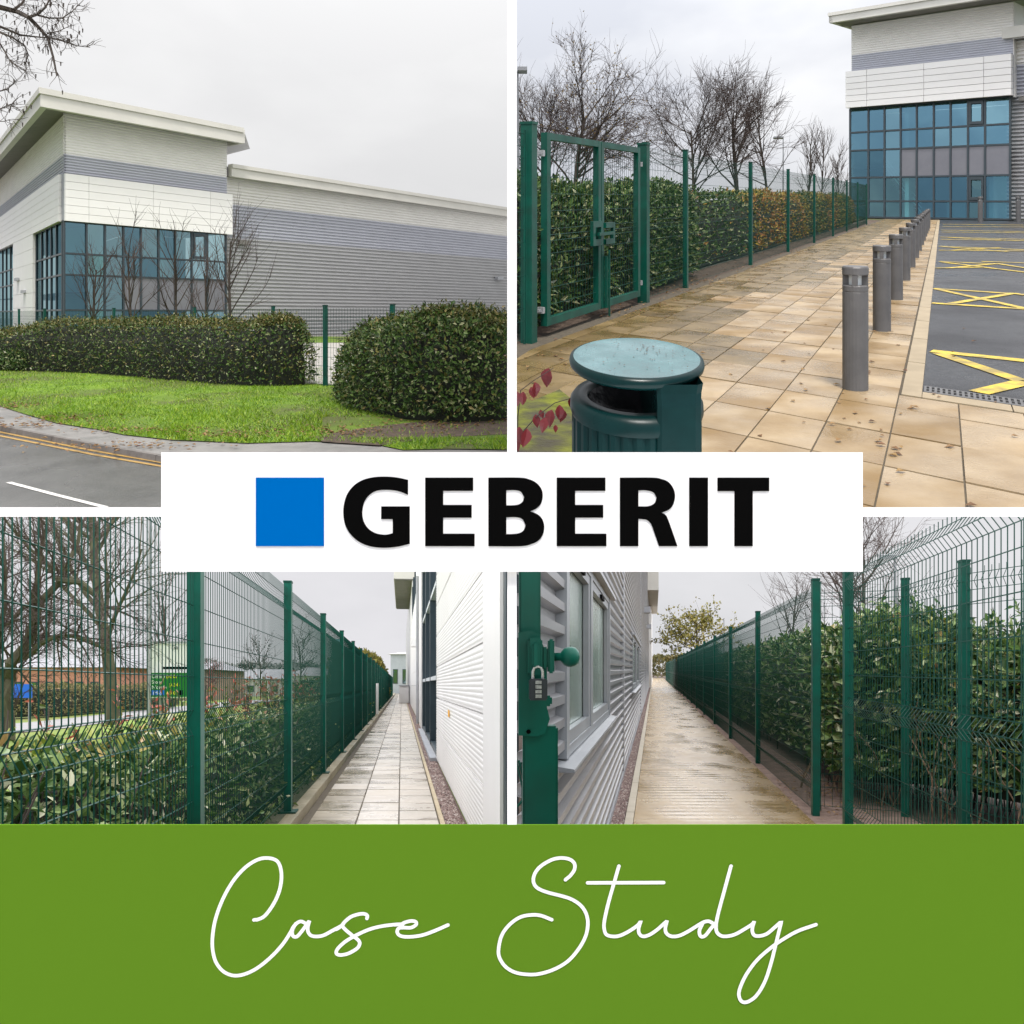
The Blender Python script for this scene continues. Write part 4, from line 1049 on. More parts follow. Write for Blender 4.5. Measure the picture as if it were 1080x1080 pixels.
# --- fence and gates
fy = lambda y: (-4.6+.504*y, y)
ys = [15.3, 18.45, 22.7, 25.3, 28.6, 32.2, 36.5, 41, 46, 50.5]
ys = [15.3, 20.5, 25.5, 30.7, 36.0, 41.2, 46.5, 52]
fence(S, 'green mesh fence running along the paved path beyond the gates', None, 2.4, [fy(13.25)] + [fy(y) for y in ys], .085, ROWS24, FOLDS24, wr=.0032, pw=.08, pd=.10)
fence(S, 'short piece of green mesh fence at the left edge before the gate post', None, 2.4, [fy(9.16), fy(9.40)], .06, ROWS24, FOLDS24, wr=.003, pw=.02, pd=.02, postH=2.3, cap=False)
gt = thing('double_gate', 'green steel double gate with mesh infill and latch beside the bin', 'gate', S.W(*fy(11.3)))
def gpost(y, w, H, nm='gate_post'):
    mb = MB(); p = fy(y); d = norm2((.504,1)); n = (-d[1], d[0]); mb.slabwall(off2(p,d,-w/2), off2(p,d,w/2), n, -w/2, w/2, -.05, H); po = part(nm, mb, GREEN, S, gt)
    mb = MB(); mb.slabwall(off2(p,d,-w*.55), off2(p,d,w*.55), n, -w*.55, w*.55, H+.001, H+.03); part('post_cap', mb, GREEN, S, po)
gpost(9.5, .14, 2.42); gpost(13.15, .15, 2.42)
dG = norm2((.504,1)); nG = (-dG[1], dG[0])
def leafgate(ya, yb_, hinge_a):
    fr = MB(); w = .095; zlo, zhi = .12, 2.36
    P, Q = fy(ya), fy(yb_)
    for p, sgn in ((P, 1), (Q, -1)): fr.slabwall(p, off2(p, dG, sgn*w), nG, -.04, .04, zlo, zhi)
    a, b = off2(P, dG, w), off2(Q, dG, -w)
    fr.slabwall(a, b, nG, -.039, .039, zlo, zlo+.09); fr.slabwall(a, b, nG, -.039, .039, zhi-.08, zhi)
    g = part('leaf_frame', fr, GREEN, S, gt)
    mb = MB(); n = 17
    for k in range(1, n):
        p = lerp2(a, b, k/n); mb.tube([(p[0],p[1],zlo+.08),(p[0],p[1],1.10),(p[0]+nG[0]*.03,p[1]+nG[1]*.03,1.17),(p[0],p[1],1.24),(p[0],p[1],zhi-.07)], .0032, n=3)
    for z in (.35,.55,.75,.95,1.10,1.17,1.24,1.45,1.65,1.85,2.05,2.2):
        mb.tube([(a[0],a[1],z),(b[0],b[1],z)], .0038, n=3)
    part('mesh_infill', mb, GREEN_D, S, g)
    h = P if hinge_a else Q
    for z in (.3, 2.1):
        mb = MB(); s_ = -1 if hinge_a else 1
        mb.slabwall(h, off2(h, dG, s_*.16), nG, -.015, .015, z, z+.03); mb.slabwall(off2(h, dG, s_*.06), off2(h, dG, s_*.11), nG, -.04, .04, z-.02, z+.05); part('hinge', mb, M('galvanised', (.45,.46,.47), rough=.4, metal=.6), S, g)
leafgate(9.86, 11.42, True); leafgate(11.44, 12.9, False)
mb = MB(); c0 = fy(11.43)
mb.slabwall(off2(c0, dG, -.42), off2(c0, dG, -.06), nG, -.09, -.045, 1.22, 1.30); mb.slabwall(off2(c0, dG, -.42), off2(c0, dG, -.06), nG, -.09, -.045, .98, 1.06)
mb.slabwall(off2(c0, dG, -.42), off2(c0, dG, -.34), nG, -.0901, -.0449, 1.06, 1.22); mb.slabwall(off2(c0, dG, -.14), off2(c0, dG, -.06), nG, -.0901, -.0449, 1.06, 1.22)
mb.slabwall(off2(c0, dG, .05), off2(c0, dG, .40), nG, -.09, -.045, 1.20, 1.27); mb.slabwall(off2(c0, dG, .05), off2(c0, dG, .40), nG, -.09, -.045, .98, 1.05); mb.slabwall(off2(c0, dG, .33), off2(c0, dG, .40), nG, -.0901, -.0449, 1.05, 1.20)
mb.slabwall(off2(c0, dG, -.3), off2(c0, dG, .25), nG, -.13, -.095, 1.11, 1.15)
part('latch_box', mb, GREEN, S, gt)
mb = MB(); mb.slabwall(off2(c0, dG, .10), off2(c0, dG, .15), nG, -.08, -.045, .12, .82); mb.slabwall(off2(c0, dG, .16), off2(c0, dG, .18), nG, -.10, -.08, .0, .9); part('drop_bolt', mb, GREEN, S, gt)

# --- litter bin
BIN = M('bin_green', (.0014,.016,.016), (.0022,.022,.022), scale=6, rough=.34, rvar=.1, spec=.18); BINK = M('bin_inside', (.008,.008,.010), rough=.9); BAG = M('bin_liner', (.02,.02,.024), (.04,.04,.045), scale=8, rough=.35, bump=.8, bscale=14)
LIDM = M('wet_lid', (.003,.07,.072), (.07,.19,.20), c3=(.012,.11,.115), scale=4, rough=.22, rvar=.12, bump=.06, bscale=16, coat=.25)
by = 4.46; bx = S.x(671, by)
bn = thing('litter_bin', 'dark green round litter bin with domed lid beside the paved path', 'bin', Vector((bx, by, .02)))
KS = .50
def bl(v): return (v[0], v[1], v[2] + KS*v[1])
def bpart(nm, mb, mat, smooth=False):
    me = mb.mesh(nm, [mat] if not isinstance(mat, list) else mat, bl, smooth); return link(nm, me, bn)
px = by/F
Zv = lambda v: (540-v)*px - .02
# fluted shell
mb = MB(); n = 96; ztop_ = Zv(432)
for j in range(n):
    a0, a1 = 2*math.pi*j/n, 2*math.pi*(j+1)/n; r0 = .335 if j % 3 else .322; r1 = .335 if (j+1) % 3 else .322
    p = (r0*math.cos(a0), r0*math.sin(a0)); q = (r1*math.cos(a1), r1*math.sin(a1))
    mb.quad((p[0],p[1],.18),(q[0],q[1],.18),(q[0],q[1],ztop_),(p[0],p[1],ztop_))
bpart('fluted_shell', mb, BIN)
mb = MB(); mb.lathe([(.33,.18),(.31,.17),(0,.17)], n=48); bpart('shell_base', mb, BIN)
mb = MB(); mb.lathe([(.338,ztop_-.012),(.345,ztop_+.01),(.343,ztop_+.055),(.325,ztop_+.078),(.262,ztop_+.082),(.252,ztop_+.07),(.25,ztop_-.10),(.0,ztop_-.12)], n=56); bpart('rim', mb, BIN, True)
mb = MB(); mb.lathe([(.248,ztop_+.060),(.235,ztop_+.02),(.20,ztop_-.06),(.0,ztop_-.085)], n=40); bpart('liner_bag', mb, BAG, True)
mb = MB(); x0_, x1_ = (682-671)*px, (725-671)*px
zl_ = Zv(378)-.035; nseg = 7
ring = [(x0_, -.330), (x0_+.02, -.343), (x1_-.03, -.343), (x1_, -.320), (x1_, .26), (x0_, .26)]
b0 = len(mb.v)
for z, gx in ((.18, 0), (ztop_+.02, 0), (zl_-.09, 0), (zl_-.03, .004), (zl_+.015, .012)):
    for (x, y) in ring: mb.v.append((x + (gx if x > (x0_+x1_)/2 else -gx*.6), y*(1-.02*(gx > 0)), z))
for i in range(4):
    for j in range(6): mb.f.append((b0+i*6+j, b0+i*6+(j+1) % 6, b0+(i+1)*6+(j+1) % 6, b0+(i+1)*6+j)); mb.m.append(0)
bpart('spine', mb, BIN)
lz = Zv(378)
mb = MB(); mb.lathe([(0,lz-.060),(.27,lz-.060),(.325,lz-.052),(.345,lz-.034),(.350,lz-.014),(.345,lz+.004),(.328,lz+.010)], n=64); bpart('lid_edge', mb, BIN, True)
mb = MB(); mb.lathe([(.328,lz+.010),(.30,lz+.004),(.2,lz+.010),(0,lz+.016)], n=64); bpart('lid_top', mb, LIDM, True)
mb = MB(); rn = random.Random(4)
for i in range(90):
    a, r = rn.uniform(0,6.28), .3*math.sqrt(rn.random()); 
    if rn.random() < .5: a = rn.gauss(.9,.5); r = rn.gauss(.14,.06)
    x, y = r*math.cos(a), r*math.sin(a); s_ = rn.uniform(.0015,.005); z = lz+.017
    mb.quad((x-s_,y-s_,z),(x+s_,y-s_*.4,z+.001),(x+s_,y+s_,z),(x-s_*.5,y+s_,z+.001))
o = bpart('grit', mb, SOIL); o['kind'] = 'stuff'
# --- shrub with red leaves, mossy bed
MOSS = M('moss', (.07,.08,.006), (.20,.22,.012), scale=7, rough=.95, bump=.9, bscale=35, big=(.05,.042,.03), bigscale=2.2)
mb = MB(); sheet(mb, clipy([gz(S,541,420), gz(S,562,424), gz(S,590,412), gz(S,606,425), gz(S,612,480), gz(S,612,535), gz(S,541,535)]), .012); solo('mossy_bed', mb, MOSS, S, kind='structure')
rsh = thing('red_leaf_shrub', 'drooping twigs with dark red leaves at the left of the bin', 'shrub', S.W(S.x(552,4.7), 4.7, .15))
a, b = MB(), MB(); rn = random.Random(15)
def rp(u, v, y): return Vector((S.x(u,y), y, S.z(v,y)))
tw = [[(546,470,4.75),(546,440,4.7),(549,412,4.65),(562,402,4.6),(584,388,4.55)], [(547,470,4.8),(552,455,4.7),(565,440,4.6),(585,425,4.55),(602,420,4.5)], [(546,478,4.8),(548,462,4.7),(556,456,4.6)]]
for pl in tw: a = MB(); a.tube([rp(*p) for p in pl], .004, .002, n=5); part('stem', a, TWIG, S, rsh)
lv = [(579,388,22),(564,403,17),(552,413,15),(543,412,18),(603,418,14),(590,427,16),(594,432,15),(582,432,18),(565,437,14),(575,440,16),(548,450,20),(556,452,20),(545,458,18),(586,448,8),(570,432,10),(560,408,12)]
for u, v, L in lv:
    y = rn.uniform(4.5,4.65); p = rp(u, v, y); d = Vector((rn.uniform(-.3,.3), rn.uniform(-.4,.1), -1)).normalized()
    b = MB(); broad_leaf(b, p, d, Vector((rn.uniform(-.6,.6),-1,.2)), L*y/F, L*y/F*.62, rn.uniform(.1,.5)); part('leaf', b, REDLEAF, S, rsh)

# --- hedges along the fence and trees behind
hp = [off2(fy(y), nG, .30) for y in (9.1, 11, 14, 17.6)]
hp = [(max(.03, p[0]), p[1]) for p in hp]
hedge(S, 'hedge', 'dense green laurel hedge behind the double gate', hp, 1.5, lambda t: 1.80+.05*math.sin(t*9), .03, 19000, .085, LAUREL, 31, shoots=220, shoot_len=.14, side=1, front=.75, topw=.2, xlim=.02)
def hw(t, q, r):
    k = math.sin(t*19+1.0)+.6*math.sin(t*47)+.35*math.sin(t*90+q*9)
    x = r.random()
    if t < .16: return 0 if x < .95 else 1
    if k > .1 or .18 < t < .27 and q < .34: return 1 if x < .6 else 2
    if k > -.8: return 2 if x < .65 else 0
    return 0 if x < .75 else 2
hp2 = [off2(fy(y), nG, .62) for y in (17.6, 25, 33, 41, 52)]
hedge(S, 'hedge', 'autumn hedge turning orange and yellow along the far fence', hp2, 1.4, lambda t: 1.72, .03, 17000, .10, [LAUREL, COPPER, YELLOW], 32, shoots=160, shoot_len=.16, side=1, front=.75, topw=.2, weights=hw)
tsp = [(18,.50,42,.05,.09),(10,.50,36,.09,.16),(8,.5,35,.06,.22),(4,.5,35,.04,.25)]
osp = [(20,.72,48,.03,.10),(12,.52,40,.05,.18),(10,.5,38,.03,.24)]
usp = [(22,.40,28,.12,.05),(8,.45,28,.12,.12),(6,.5,28,.08,.2)]
YFEW = leaf_mat('sparse_yellow_leaf', [(0,(.14,.08,.015)),(.6,(.30,.19,.03)),(1,(.16,.14,.03))], rough=.6)
tree(S, 'bare_tree', 'spreading tree behind the gates with a few yellow leaves left', S.x(605,34), 34, 5.3, 41, r=.13, spec=osp, maxlev=3, leaves=YFEW, nleaf=900, leafsize=.09, xlim=.02)
tree(S, 'bare_tree', 'left hand leafless tree, leaning, behind the gates', S.x(588,36), 37, 4.9, 47, r=.10, spec=osp, maxlev=3, lean=(-.05,0), xlim=.02)
tree(S, 'bare_tree', 'rounded bare tree behind the hedge in mid view', S.x(733,42), 42, 5.6, 43, r=.10, spec=osp, maxlev=3)
tree(S, 'bare_tree', 'tallest upright bare tree beyond the autumn hedge', S.x(779,44), 44, 6.3, 44, r=.13, spec=tsp, maxlev=3)
tree(S, 'bare_tree', 'narrow bare tree right of the tallest one', S.x(811,46), 46, 6.6, 45, r=.09, spec=tsp, maxlev=2)
tree(S, 'bare_tree', 'slim upright bare sapling, first one left of the glass front', S.x(850,50), 50, 5.2, 46, r=.07, spec=usp, maxlev=2)
tree(S, 'bare_tree', 'slim upright bare sapling nearest to the glass front', S.x(865,54), 54, 5.6, 49, r=.06, spec=usp, maxlev=2)
tree(S, 'bare_tree', 'low bare sapling squeezed between hedge and glass front', S.x(884,56), 56, 4.4, 50, r=.06, spec=usp, maxlev=2)
LAMP = M('lamp_post_grey', (.25,.26,.27), rough=.5, metal=.3)
def lamp_post(site, u, y, vtop, label, arm=.9, sgn=1):
    t = thing('lamp_post', label, 'lamp post', site.W(site.x(u, y), y, 0)); zt_ = site.z(vtop, y)
    mb = MB(); mb.tube([(0,0,-.1),(0,0,zt_)], .075, .04, n=8, cap=True); lpart('pole', mb, LAMP, t)
    mb = MB(); mb.box(min(0,sgn*arm), max(0,sgn*arm), -.12, .12, zt_, zt_+.12); lpart('lamp_head', mb, LAMP, t)
    return t
lamp_post(S, 545.7, 28, 76, 'lamp post with flat head at the far left edge', .32, 1)
lamp_post(S, 826, 70, 146, 'distant lamp post between the bare trees', .8, -1)
# ================================================================== third view: fence walk beside the white wall
S = BL
kd = (423.5-540)/F                                     # the walk runs off to the left as it goes away
def cl(c, y): return (c + kd*y, y)
zcapL = lambda y: 1.385 + .2033*y
YF = 150.0
GRASS_L = M('lawn', (.10,.19,.008), (.19,.28,.015), scale=.5, rough=.95, bump=.5, bscale=12, big=(.16,.17,.04), bigscale=.12)
mb = MB(); sheet(mb, [(-260,2.0),(-.012,2.0),(-.012,300),(-260,300)], -.02); solo('ground', mb, GRASS_L, S, kind='structure')
PAVL = M('pale_paving', (.36,.315,.25), (.44,.395,.33), c3=(.405,.36,.295), scale=1.5, rough=.36, rvar=.2, rscale=1.5, rnd=.06, bump=.1, bscale=40)
PAVW = M('damp_paving', (.15,.12,.07), (.36,.31,.23), c3=(.26,.215,.145), scale=1.6, rough=.24, rvar=.14, rscale=1.5, rnd=.12, bump=.1, bscale=40)
mb = MB(); sheet(mb, [cl(-1.06,4.5), cl(.45,4.5), cl(.45,YF), cl(-1.06,YF)], -.006); pth = solo('footpath', mb, JOINT, S, kind='structure')
rest = MB(); rn = random.Random(19); r = 0; y = 7.6; cnt = 0
cs = [(-.955,-.466), (-.466,-.028), (-.028,.385)]
while y < 148:
    for ci, (ca, cb) in enumerate(cs):
        q = [cl(ca+.008,y+.012), cl(cb-.008,y+.012), cl(cb-.008,y+.638), cl(ca+.008,y+.638)]; dz = rn.uniform(-.003,.003)
        wet = ci == 0 and rn.random() < .8 or (ci == 1 and rn.random() < .15)
        if y > 60: rest.hexa([(p[0],p[1],-.03) for p in q]+[(p[0],p[1],dz) for p in q], 1 if wet else 0); continue
        mb = MB(); mb.hexa([(p[0],p[1],-.03) for p in q]+[(p[0],p[1],dz) for p in q]); part('slab', mb, PAVW if wet else PAVL, S, pth)
    y += .65
part('far_slabs', rest, [PAVL, PAVW], S, pth)['kind'] = 'stuff'
EDG = M('timber_edging', (.34,.27,.16), (.46,.38,.25), scale=4, rough=.7)
ed = thing('path_edging', 'thin tan edging strip between the slabs and the gravel', 'edging', S.W(*cl(.41,8)))
y = 6.0
while y < 146:
    L_ = 3.0 if y < 60 else 20; mb = MB(); q = [cl(.392,y+.01), cl(.437,y+.01), cl(.437,min(147,y+L_)), cl(.392,min(147,y+L_))]; mb.hexa([(p[0],p[1],-.05) for p in q]+[(p[0],p[1],.018) for p in q]); part('edging_length', mb, EDG, S, ed); y += L_
CONC = M('mossy_concrete', (.16,.135,.075), (.30,.26,.17), scale=2.2, rough=.55, rvar=.2, bump=.3, bscale=25, stretch=(1,.5,1))
pl_ = thing('plinth_kerb', 'raised mossy concrete strip under the green fence', 'kerb', S.W(*cl(-1.1,8)))
y = 3.0
while y < 146:
    L_ = 3.9; mb = MB(); q = [cl(-1.30,y+.01), cl(-1.04,y+.01), cl(-1.04,y+L_-.01), cl(-1.30,y+L_-.01)]; mb.hexa([(p[0],p[1],-.05) for p in q]+[(p[0],p[1],.10) for p in q]); part('concrete_length', mb, CONC, S, pl_); y += L_
GRAV = M('gravel_bed', (.10,.06,.05), (.22,.15,.13), scale=14, rough=.9, bump=1.0, bscale=60)
STONE = M('gravel_stone', (0,0,0), island=[(0,(.08,.045,.038)),(.4,(.17,.10,.085)),(.8,(.27,.20,.17)),(1,(.40,.35,.31))], rough=.6)
def gravel(site, name, label, region, n, seed, size):
    rn = random.Random(seed); mb = MB()
    for i in range(n):
        x, y = region(rn); s = size*rn.uniform(.6,1.4); t = rn.uniform(0,6.28)
        b = len(mb.v)
        for k in range(5):
            a = t+k*6.283/5; rr = s*rn.uniform(.7,1.1); mb.v.append((x+rr*math.cos(a), y+rr*1.4*math.sin(a), .002))
        mb.v.append((x+rn.uniform(-.2,.2)*s, y, s*rn.uniform(.5,1.0)))
        for k in range(5): mb.f.append((b+k, b+(k+1)%5, b+5)); mb.m.append(0)
    solo(name, mb, STONE, site, label, 'gravel', kind='stuff')
mb = MB(); sheet(mb, [cl(.437,5.0), cl(.66,5.0), cl(.66,YF), cl(.437,YF)], -.004); solo('gravel_strip', mb, GRAV, S, kind='structure')
gravel(S, 'gravel', 'reddish gravel between the pale slabs and the white wall', lambda r: cl(r.uniform(.45,.63), 7.5 + 32*r.random()**2.2), 6500, 3, .016)
# --- building on the right
bw = thing('panelled_building', 'white panelled building with dark window strips along the right of the fence walk', 'building', S.W(*cl(.66,12)))
nW = norm2((-1, kd)); 
def wq_(y, o=0.0): p = cl(.64, y); return off2(p, nW, o)
# panel courses
def wall_block(y0_, y1_, z0_, z1_, nz, mat, t=.0, name='panel', rib=False, ny=1):
    for i in range(ny):
        ya, yb2 = y0_+(y1_-y0_)*i/ny, y0_+(y1_-y0_)*(i+1)/ny
        for k in range(nz):
            za, zb2 = z0_+(z1_-z0_)*k/nz+.008, z0_+(z1_-z0_)*(k+1)/nz-.008
            zt_a, zt_b = min(zb2, zcapL(ya)), min(zb2, zcapL(yb2))
            if za > zcapL(yb2)-.02: continue
            ys_ = max(ya, (za+.02-1.385)/.2033); zt_a = min(zb2, zcapL(ys_))
            mb = MB(); A, B = wq_(ys_+.012, -.06), wq_(yb2-.012, -.06); C2, D2 = wq_(yb2-.012, t), wq_(ys_+.012, t)
            zA = max(za+.001, zt_a); 
            mb.hexa([(A[0],A[1],za),(B[0],B[1],za),(C2[0],C2[1],za),(D2[0],D2[1],za),(A[0],A[1],zA),(B[0],B[1],zt_b),(C2[0],C2[1],zt_b),(D2[0],D2[1],zA)])
            pn = part(name, mb, mat, S, bw)
            if rib and zt_b - za > .05:
                mb = MB(); z = za+.02; pit = (z1_-z0_)/nz/12
                while z < za + (z1_-z0_)/nz - .03:
                    yst = max(ya+.05, (z+.06-1.385)/.2033)
                    if yst < yb2-.1:
                        P, Q = wq_(yst, t+.001), wq_(yb2-.02, t+.001)
                        for (f0, f1, o0, o1) in ((0,.3,0,1),(.3,.6,1,1),(.6,.8,1,0)):
                            P0, P1 = off2(P, nW, .0028*o0), off2(P, nW, .0028*o1); Q0, Q1 = off2(Q, nW, .0028*o0), off2(Q, nW, .0028*o1)
                            mb.quad((P0[0],P0[1],z+f0*pit),(Q0[0],Q0[1],z+f0*pit),(Q1[0],Q1[1],z+f1*pit),(P1[0],P1[1],z+f1*pit))
                    z += pit
                if mb.f: part('ribs', mb, mat, S, pn)
WALLP = M('white_wall_panel', (.70,.69,.675), (.76,.75,.735), scale=.7, rough=.42, rnd=.015)
wall_block(6.55, 15.6, .05, 4.55, 8, WALLP, rib=True)
# corner post at the near end and the glass beyond it
mb = MB(); A, B = wq_(5.38, .02), wq_(6.5, .02); A2, B2 = wq_(5.38, -.06), wq_(6.5, -.06)
mb.hexa([(A[0],A[1],0),(B[0],B[1],0),(B2[0],B2[1],0),(A2[0],A2[1],0),(A[0],A[1],zcapL(5.38)),(B[0],B[1],zcapL(6.5)),(B2[0],B2[1],zcapL(6.5)),(A2[0],A2[1],zcapL(5.38))]); part('corner_panel', mb, WALLP, S, bw)
mb = MB(); A, B = wq_(5.10, -.05), wq_(5.30, -.05); mb.quad((A[0],A[1],.1),(B[0],B[1],.1),(B[0],B[1],zcapL(5.3)),(A[0],A[1],zcapL(5.1))); part('pane', mb, GL_A[3], S, bw)
mb = MB(); A, B = wq_(5.24, .0), wq_(5.37, .0); A2, B2 = wq_(5.24, -.08), wq_(5.37, -.08); zt_ = zcapL(5.2)
mb.hexa([(A[0],A[1],0),(B[0],B[1],0),(B2[0],B2[1],0),(A2[0],A2[1],0),(A[0],A[1],zt_),(B[0],B[1],zt_),(B2[0],B2[1],zt_),(A2[0],A2[1],zt_)]); part('mullion', mb, FRAME, S, bw)
# window strip
def strip(ya, yb2, z0_, z1_, nm, rows_):
    ps = [ya+(yb2-ya)*i/nm for i in range(nm+1)]
    for i in range(nm):
        A, B = wq_(ps[i], -.22), wq_(ps[i+1], -.22); mb = MB(); mb.quad((A[0],A[1],z0_),(B[0],B[1],z0_),(B[0],B[1],min(z1_,zcapL(ps[i+1]))),(A[0],A[1],min(z1_,zcapL(ps[i])))); part('pane', mb, GL_A[3], S, bw)
    for y_ in ps:
        mb = MB(); w = .12; zt2_ = min(z1_, zcapL(y_-w)); A, B, A2, B2 = wq_(y_-w), wq_(y_+w), wq_(y_-w,-.24), wq_(y_+w,-.24)
        mb.hexa([(A[0],A[1],z0_),(B[0],B[1],z0_),(B2[0],B2[1],z0_),(A2[0],A2[1],z0_),(A[0],A[1],zt2_),(B[0],B[1],zt2_),(B2[0],B2[1],zt2_),(A2[0],A2[1],zt2_)]); part('mullion', mb, FRAME, S, bw)
    for z in rows_:
        y_s = max(ya+.13, (z+.1-1.385)/.2033)
        A, B, A2, B2 = wq_(y_s,-.01), wq_(yb2-.13,-.01), wq_(y_s,-.23), wq_(yb2-.13,-.23); mb = MB()
        mb.hexa([(p[0],p[1],z-.04) for p in (A,B,B2,A2)]+[(p[0],p[1],z+.04) for p in (A,B,B2,A2)]); part('transom', mb, FRAME if z < .5 else M('pale_transom', (.55,.58,.60), rough=.4), S, bw)
strip(15.75, 26.3, .08, 6.5, 3, (.12, 1.55, 3.35, 4.9))
mb = MB(); A, B, A2, B2 = wq_(15.7, .12), wq_(26.5, .12), wq_(15.7, -.02), wq_(26.5, -.02); mb.hexa([(p[0],p[1],-.01) for p in (A,B,B2,A2)]+[(p[0],p[1],.07) for p in (A,B,B2,A2)]); part('sill', mb, TRIM, S, bw)
mb = MB(); mb.slabwall(wq_(26.45), wq_(29.5), nW, -.2, .03, .05, 6.6); part('corner_panel', mb, WALLP, S, bw)
wall_block(29.6, 62, .05, 5.4, 8, WALLP, ny=4)
strip(38.0, 52, 5.5, 7.4, 3, (5.55,))
wall_block(29.6, 37.8, 5.45, 7.9, 3, WALLP); wall_block(52.2, 62, 5.45, 7.9, 3, WALLP)
mb = MB(); mb.slabwall(wq_(62), wq_(125), nW, -.2, 0, 0, 9.0); part('far_wall', mb, GREY_C, S, bw)
mb = MB(); mb.slabwall(wq_(52), wq_(72), nW, -.4, 1.1, 7.9, 9.6); part('fascia', mb, FASCIA, S, bw)
mb = MB(); mb.slabwall(wq_(52.05), wq_(71.95), nW, -.4, 1.05, 7.83, 7.895); part('soffit', mb, SOFFIT, S, bw)
mb = MB(); mb.slabwall(wq_(36), wq_(37), nW, 0, .22, 3.05, 3.4); part('wall_light', mb, M('lamp_white', (.8,.8,.8), rough=.3), S, bw)
mb = MB(); p = wq_(11.2, .0105); q = wq_(11.6, .0105); mb.quad((p[0],p[1],.98),(q[0],q[1],.98),(q[0],q[1],1.07),(p[0],p[1],1.07)); part('orange_sticker', mb, M('sticker', (.75,.38,.03), rough=.5), S, bw)
mb = MB(); mb.tube([(*wq_(31.2,.06),0),(*wq_(31.2,.06),5.4)], .05, n=8); part('downpipe', mb, TRIM, S, bw)
ac = thing('cabinet', 'pale boxy cabinet standing on the far walk against the wall', 'cabinet', S.W(*cl(.3,70)))
mb = MB(); mb.slabwall(cl(.62,68), cl(.62,74), nW, .05, .80, .02, 1.35); part('body', mb, WALLP, S, ac)
mb = MB(); mb.slabwall(cl(.62,67.9), cl(.62,74.1), nW, 0, .84, 1.355, 1.43); part('lid', mb, TRIM, S, ac)
# --- fence
SP = 3.93
py_ = [4.83 + SP*i for i in range(28)]
fence(S, 'green mesh fence with posts running away along the paved fence walk', None, 2.4, [cl(-1.165, 2.0)] + [cl(-1.165, y) for y in py_], .062, ROWS24, FOLDS24, wr=.0030, pw=.075, pd=.10, zcap=zcapL, foot=True)
mb = MB(); p = cl(-1.10, 38.5); mb.box(p[0]-.05, p[0]+.05, p[1]-.05, p[1]+.05, 0, 1.5); solo('marker_post', mb, M('white_post', (.7,.7,.7), rough=.5), S, 'short white marker post beside the green fence', 'post')
# --- hedge behind the fence
hp = [cl(-1.30, y) for y in (2.05, 5, 9, 14, 20)]
hedge(S, 'hedge', 'leafy laurel hedge behind the nearest fence bays', hp, .85, lambda t: 1.02+.03*math.sin(t*25), .03, 24000, .066, [LAUREL_D, BRIGHT, LAUREL], 51, side=1, front=.62, topw=.36, stems=260, wob=.10, tpow=1.5, shoots=420, shoot_len=.085,
      weights=lambda t, q, r: (1 if (q > .36 and r.random() < .40) else (2 if r.random() < .3 else 0)))
hp = [cl(-1.34, y) for y in (20, 32, 50, 80)]
hedge(S, 'hedge', 'taller dark hedge filling the fence bays toward the far end', hp, 1.5, lambda t: 1.45+.5*min(1,t*2.5), .03, 14000, .11, [LAUREL_D, LAUREL], 52, side=1, front=.75, topw=.22, wob=.15)
rn = random.Random(61)
ps_ = thing('red_tipped_shrub', 'row of red tipped young shoots above the hedge behind the fence', 'shrub', S.W(*cl(-2.3, 12)))
a, b = MB(), MB()
for i in range(150):
    y = rn.uniform(7, 24); c = -rn.uniform(1.7, 2.9); x, yy = cl(c, y); h = rn.uniform(1.15, 1.55)*(1 if y < 16 else 1.12); p = Vector((x, yy, .6)); h -= (.12 if y < 10 else 0); q = Vector((x+rn.gauss(0,.08), yy+rn.gauss(0,.15), h)); a.tube([p, p.lerp(q,.5)+rdir(rn)*.03, q], .006, .003, n=3)
    for k in range(9):
        t = rn.uniform(.45, 1); leaf_mb(b, p.lerp(q, t), (rdir(rn)+Vector((0,0,.6))).normalized(), rdir(rn), rn.uniform(.07,.12), .035)
part('stem', a, TWIG, S, ps_)['kind'] = 'stuff'; part('leaves', b, PHOT, S, ps_)['kind'] = 'stuff'
YB2 = leaf_mat('yellow_green_leaf', [(0,(.10,.11,.015)),(.5,(.22,.20,.03)),(1,(.32,.25,.05))], rough=.5)
hedge(S, 'bush', 'yellow green bush rising over the far end of the fence', [cl(-1.6, 72), cl(-1.6, 90)], 5, 4.2, .2, 3500, .35, YB2, 55, cat='bush', side=1, wob=.6)
# --- beyond the hedge: lawn, footway, trees, sign, houses
def gl(u, v): return gz(S, u, v, 0)
FWAY = M('grey_footway', (.13,.125,.12), (.19,.185,.18), scale=1, rough=.5)
mb = MB(); sheet(mb, [gl(-40,778), gl(60,769), gl(150,757), gl(210,749), gl(260,743), gl(330,738), gl(330,735.5), gl(250,739), (gl(190,745)), gl(140,750), gl(50,760), gl(-40,768)], .004); solo('footway', mb, FWAY, S, kind='structure')
mb = MB(); sheet(mb, [gl(-60,735.2), gl(400,732), gl(400,729.0), gl(-60,730.5)], .008); solo('road', mb, FWAY, S, kind='structure')
fhp = [gl(-60,763), gl(0,759), gl(60,756), gl(120,751), gl(160,748.5), gl(190,746)]
HAW = leaf_mat('winter_hedge_leaf', [(0,(.09,.09,.035)),(.5,(.17,.165,.06)),(.8,(.26,.23,.09)),(1,(.34,.26,.13))], rough=.6)
hedge(S, 'hedge', 'olive brown hedge across the lawn below the brick building', fhp, 1.2, lambda t: 1.30+.1*t, .05, 9000, .12, HAW, 53, side=1, front=.8, topw=.18)
bsp = [(15,.55,40,.05,.10),(9,.52,36,.07,.17),(7,.5,36,.05,.22),(4,.5,35,.03,.25)]
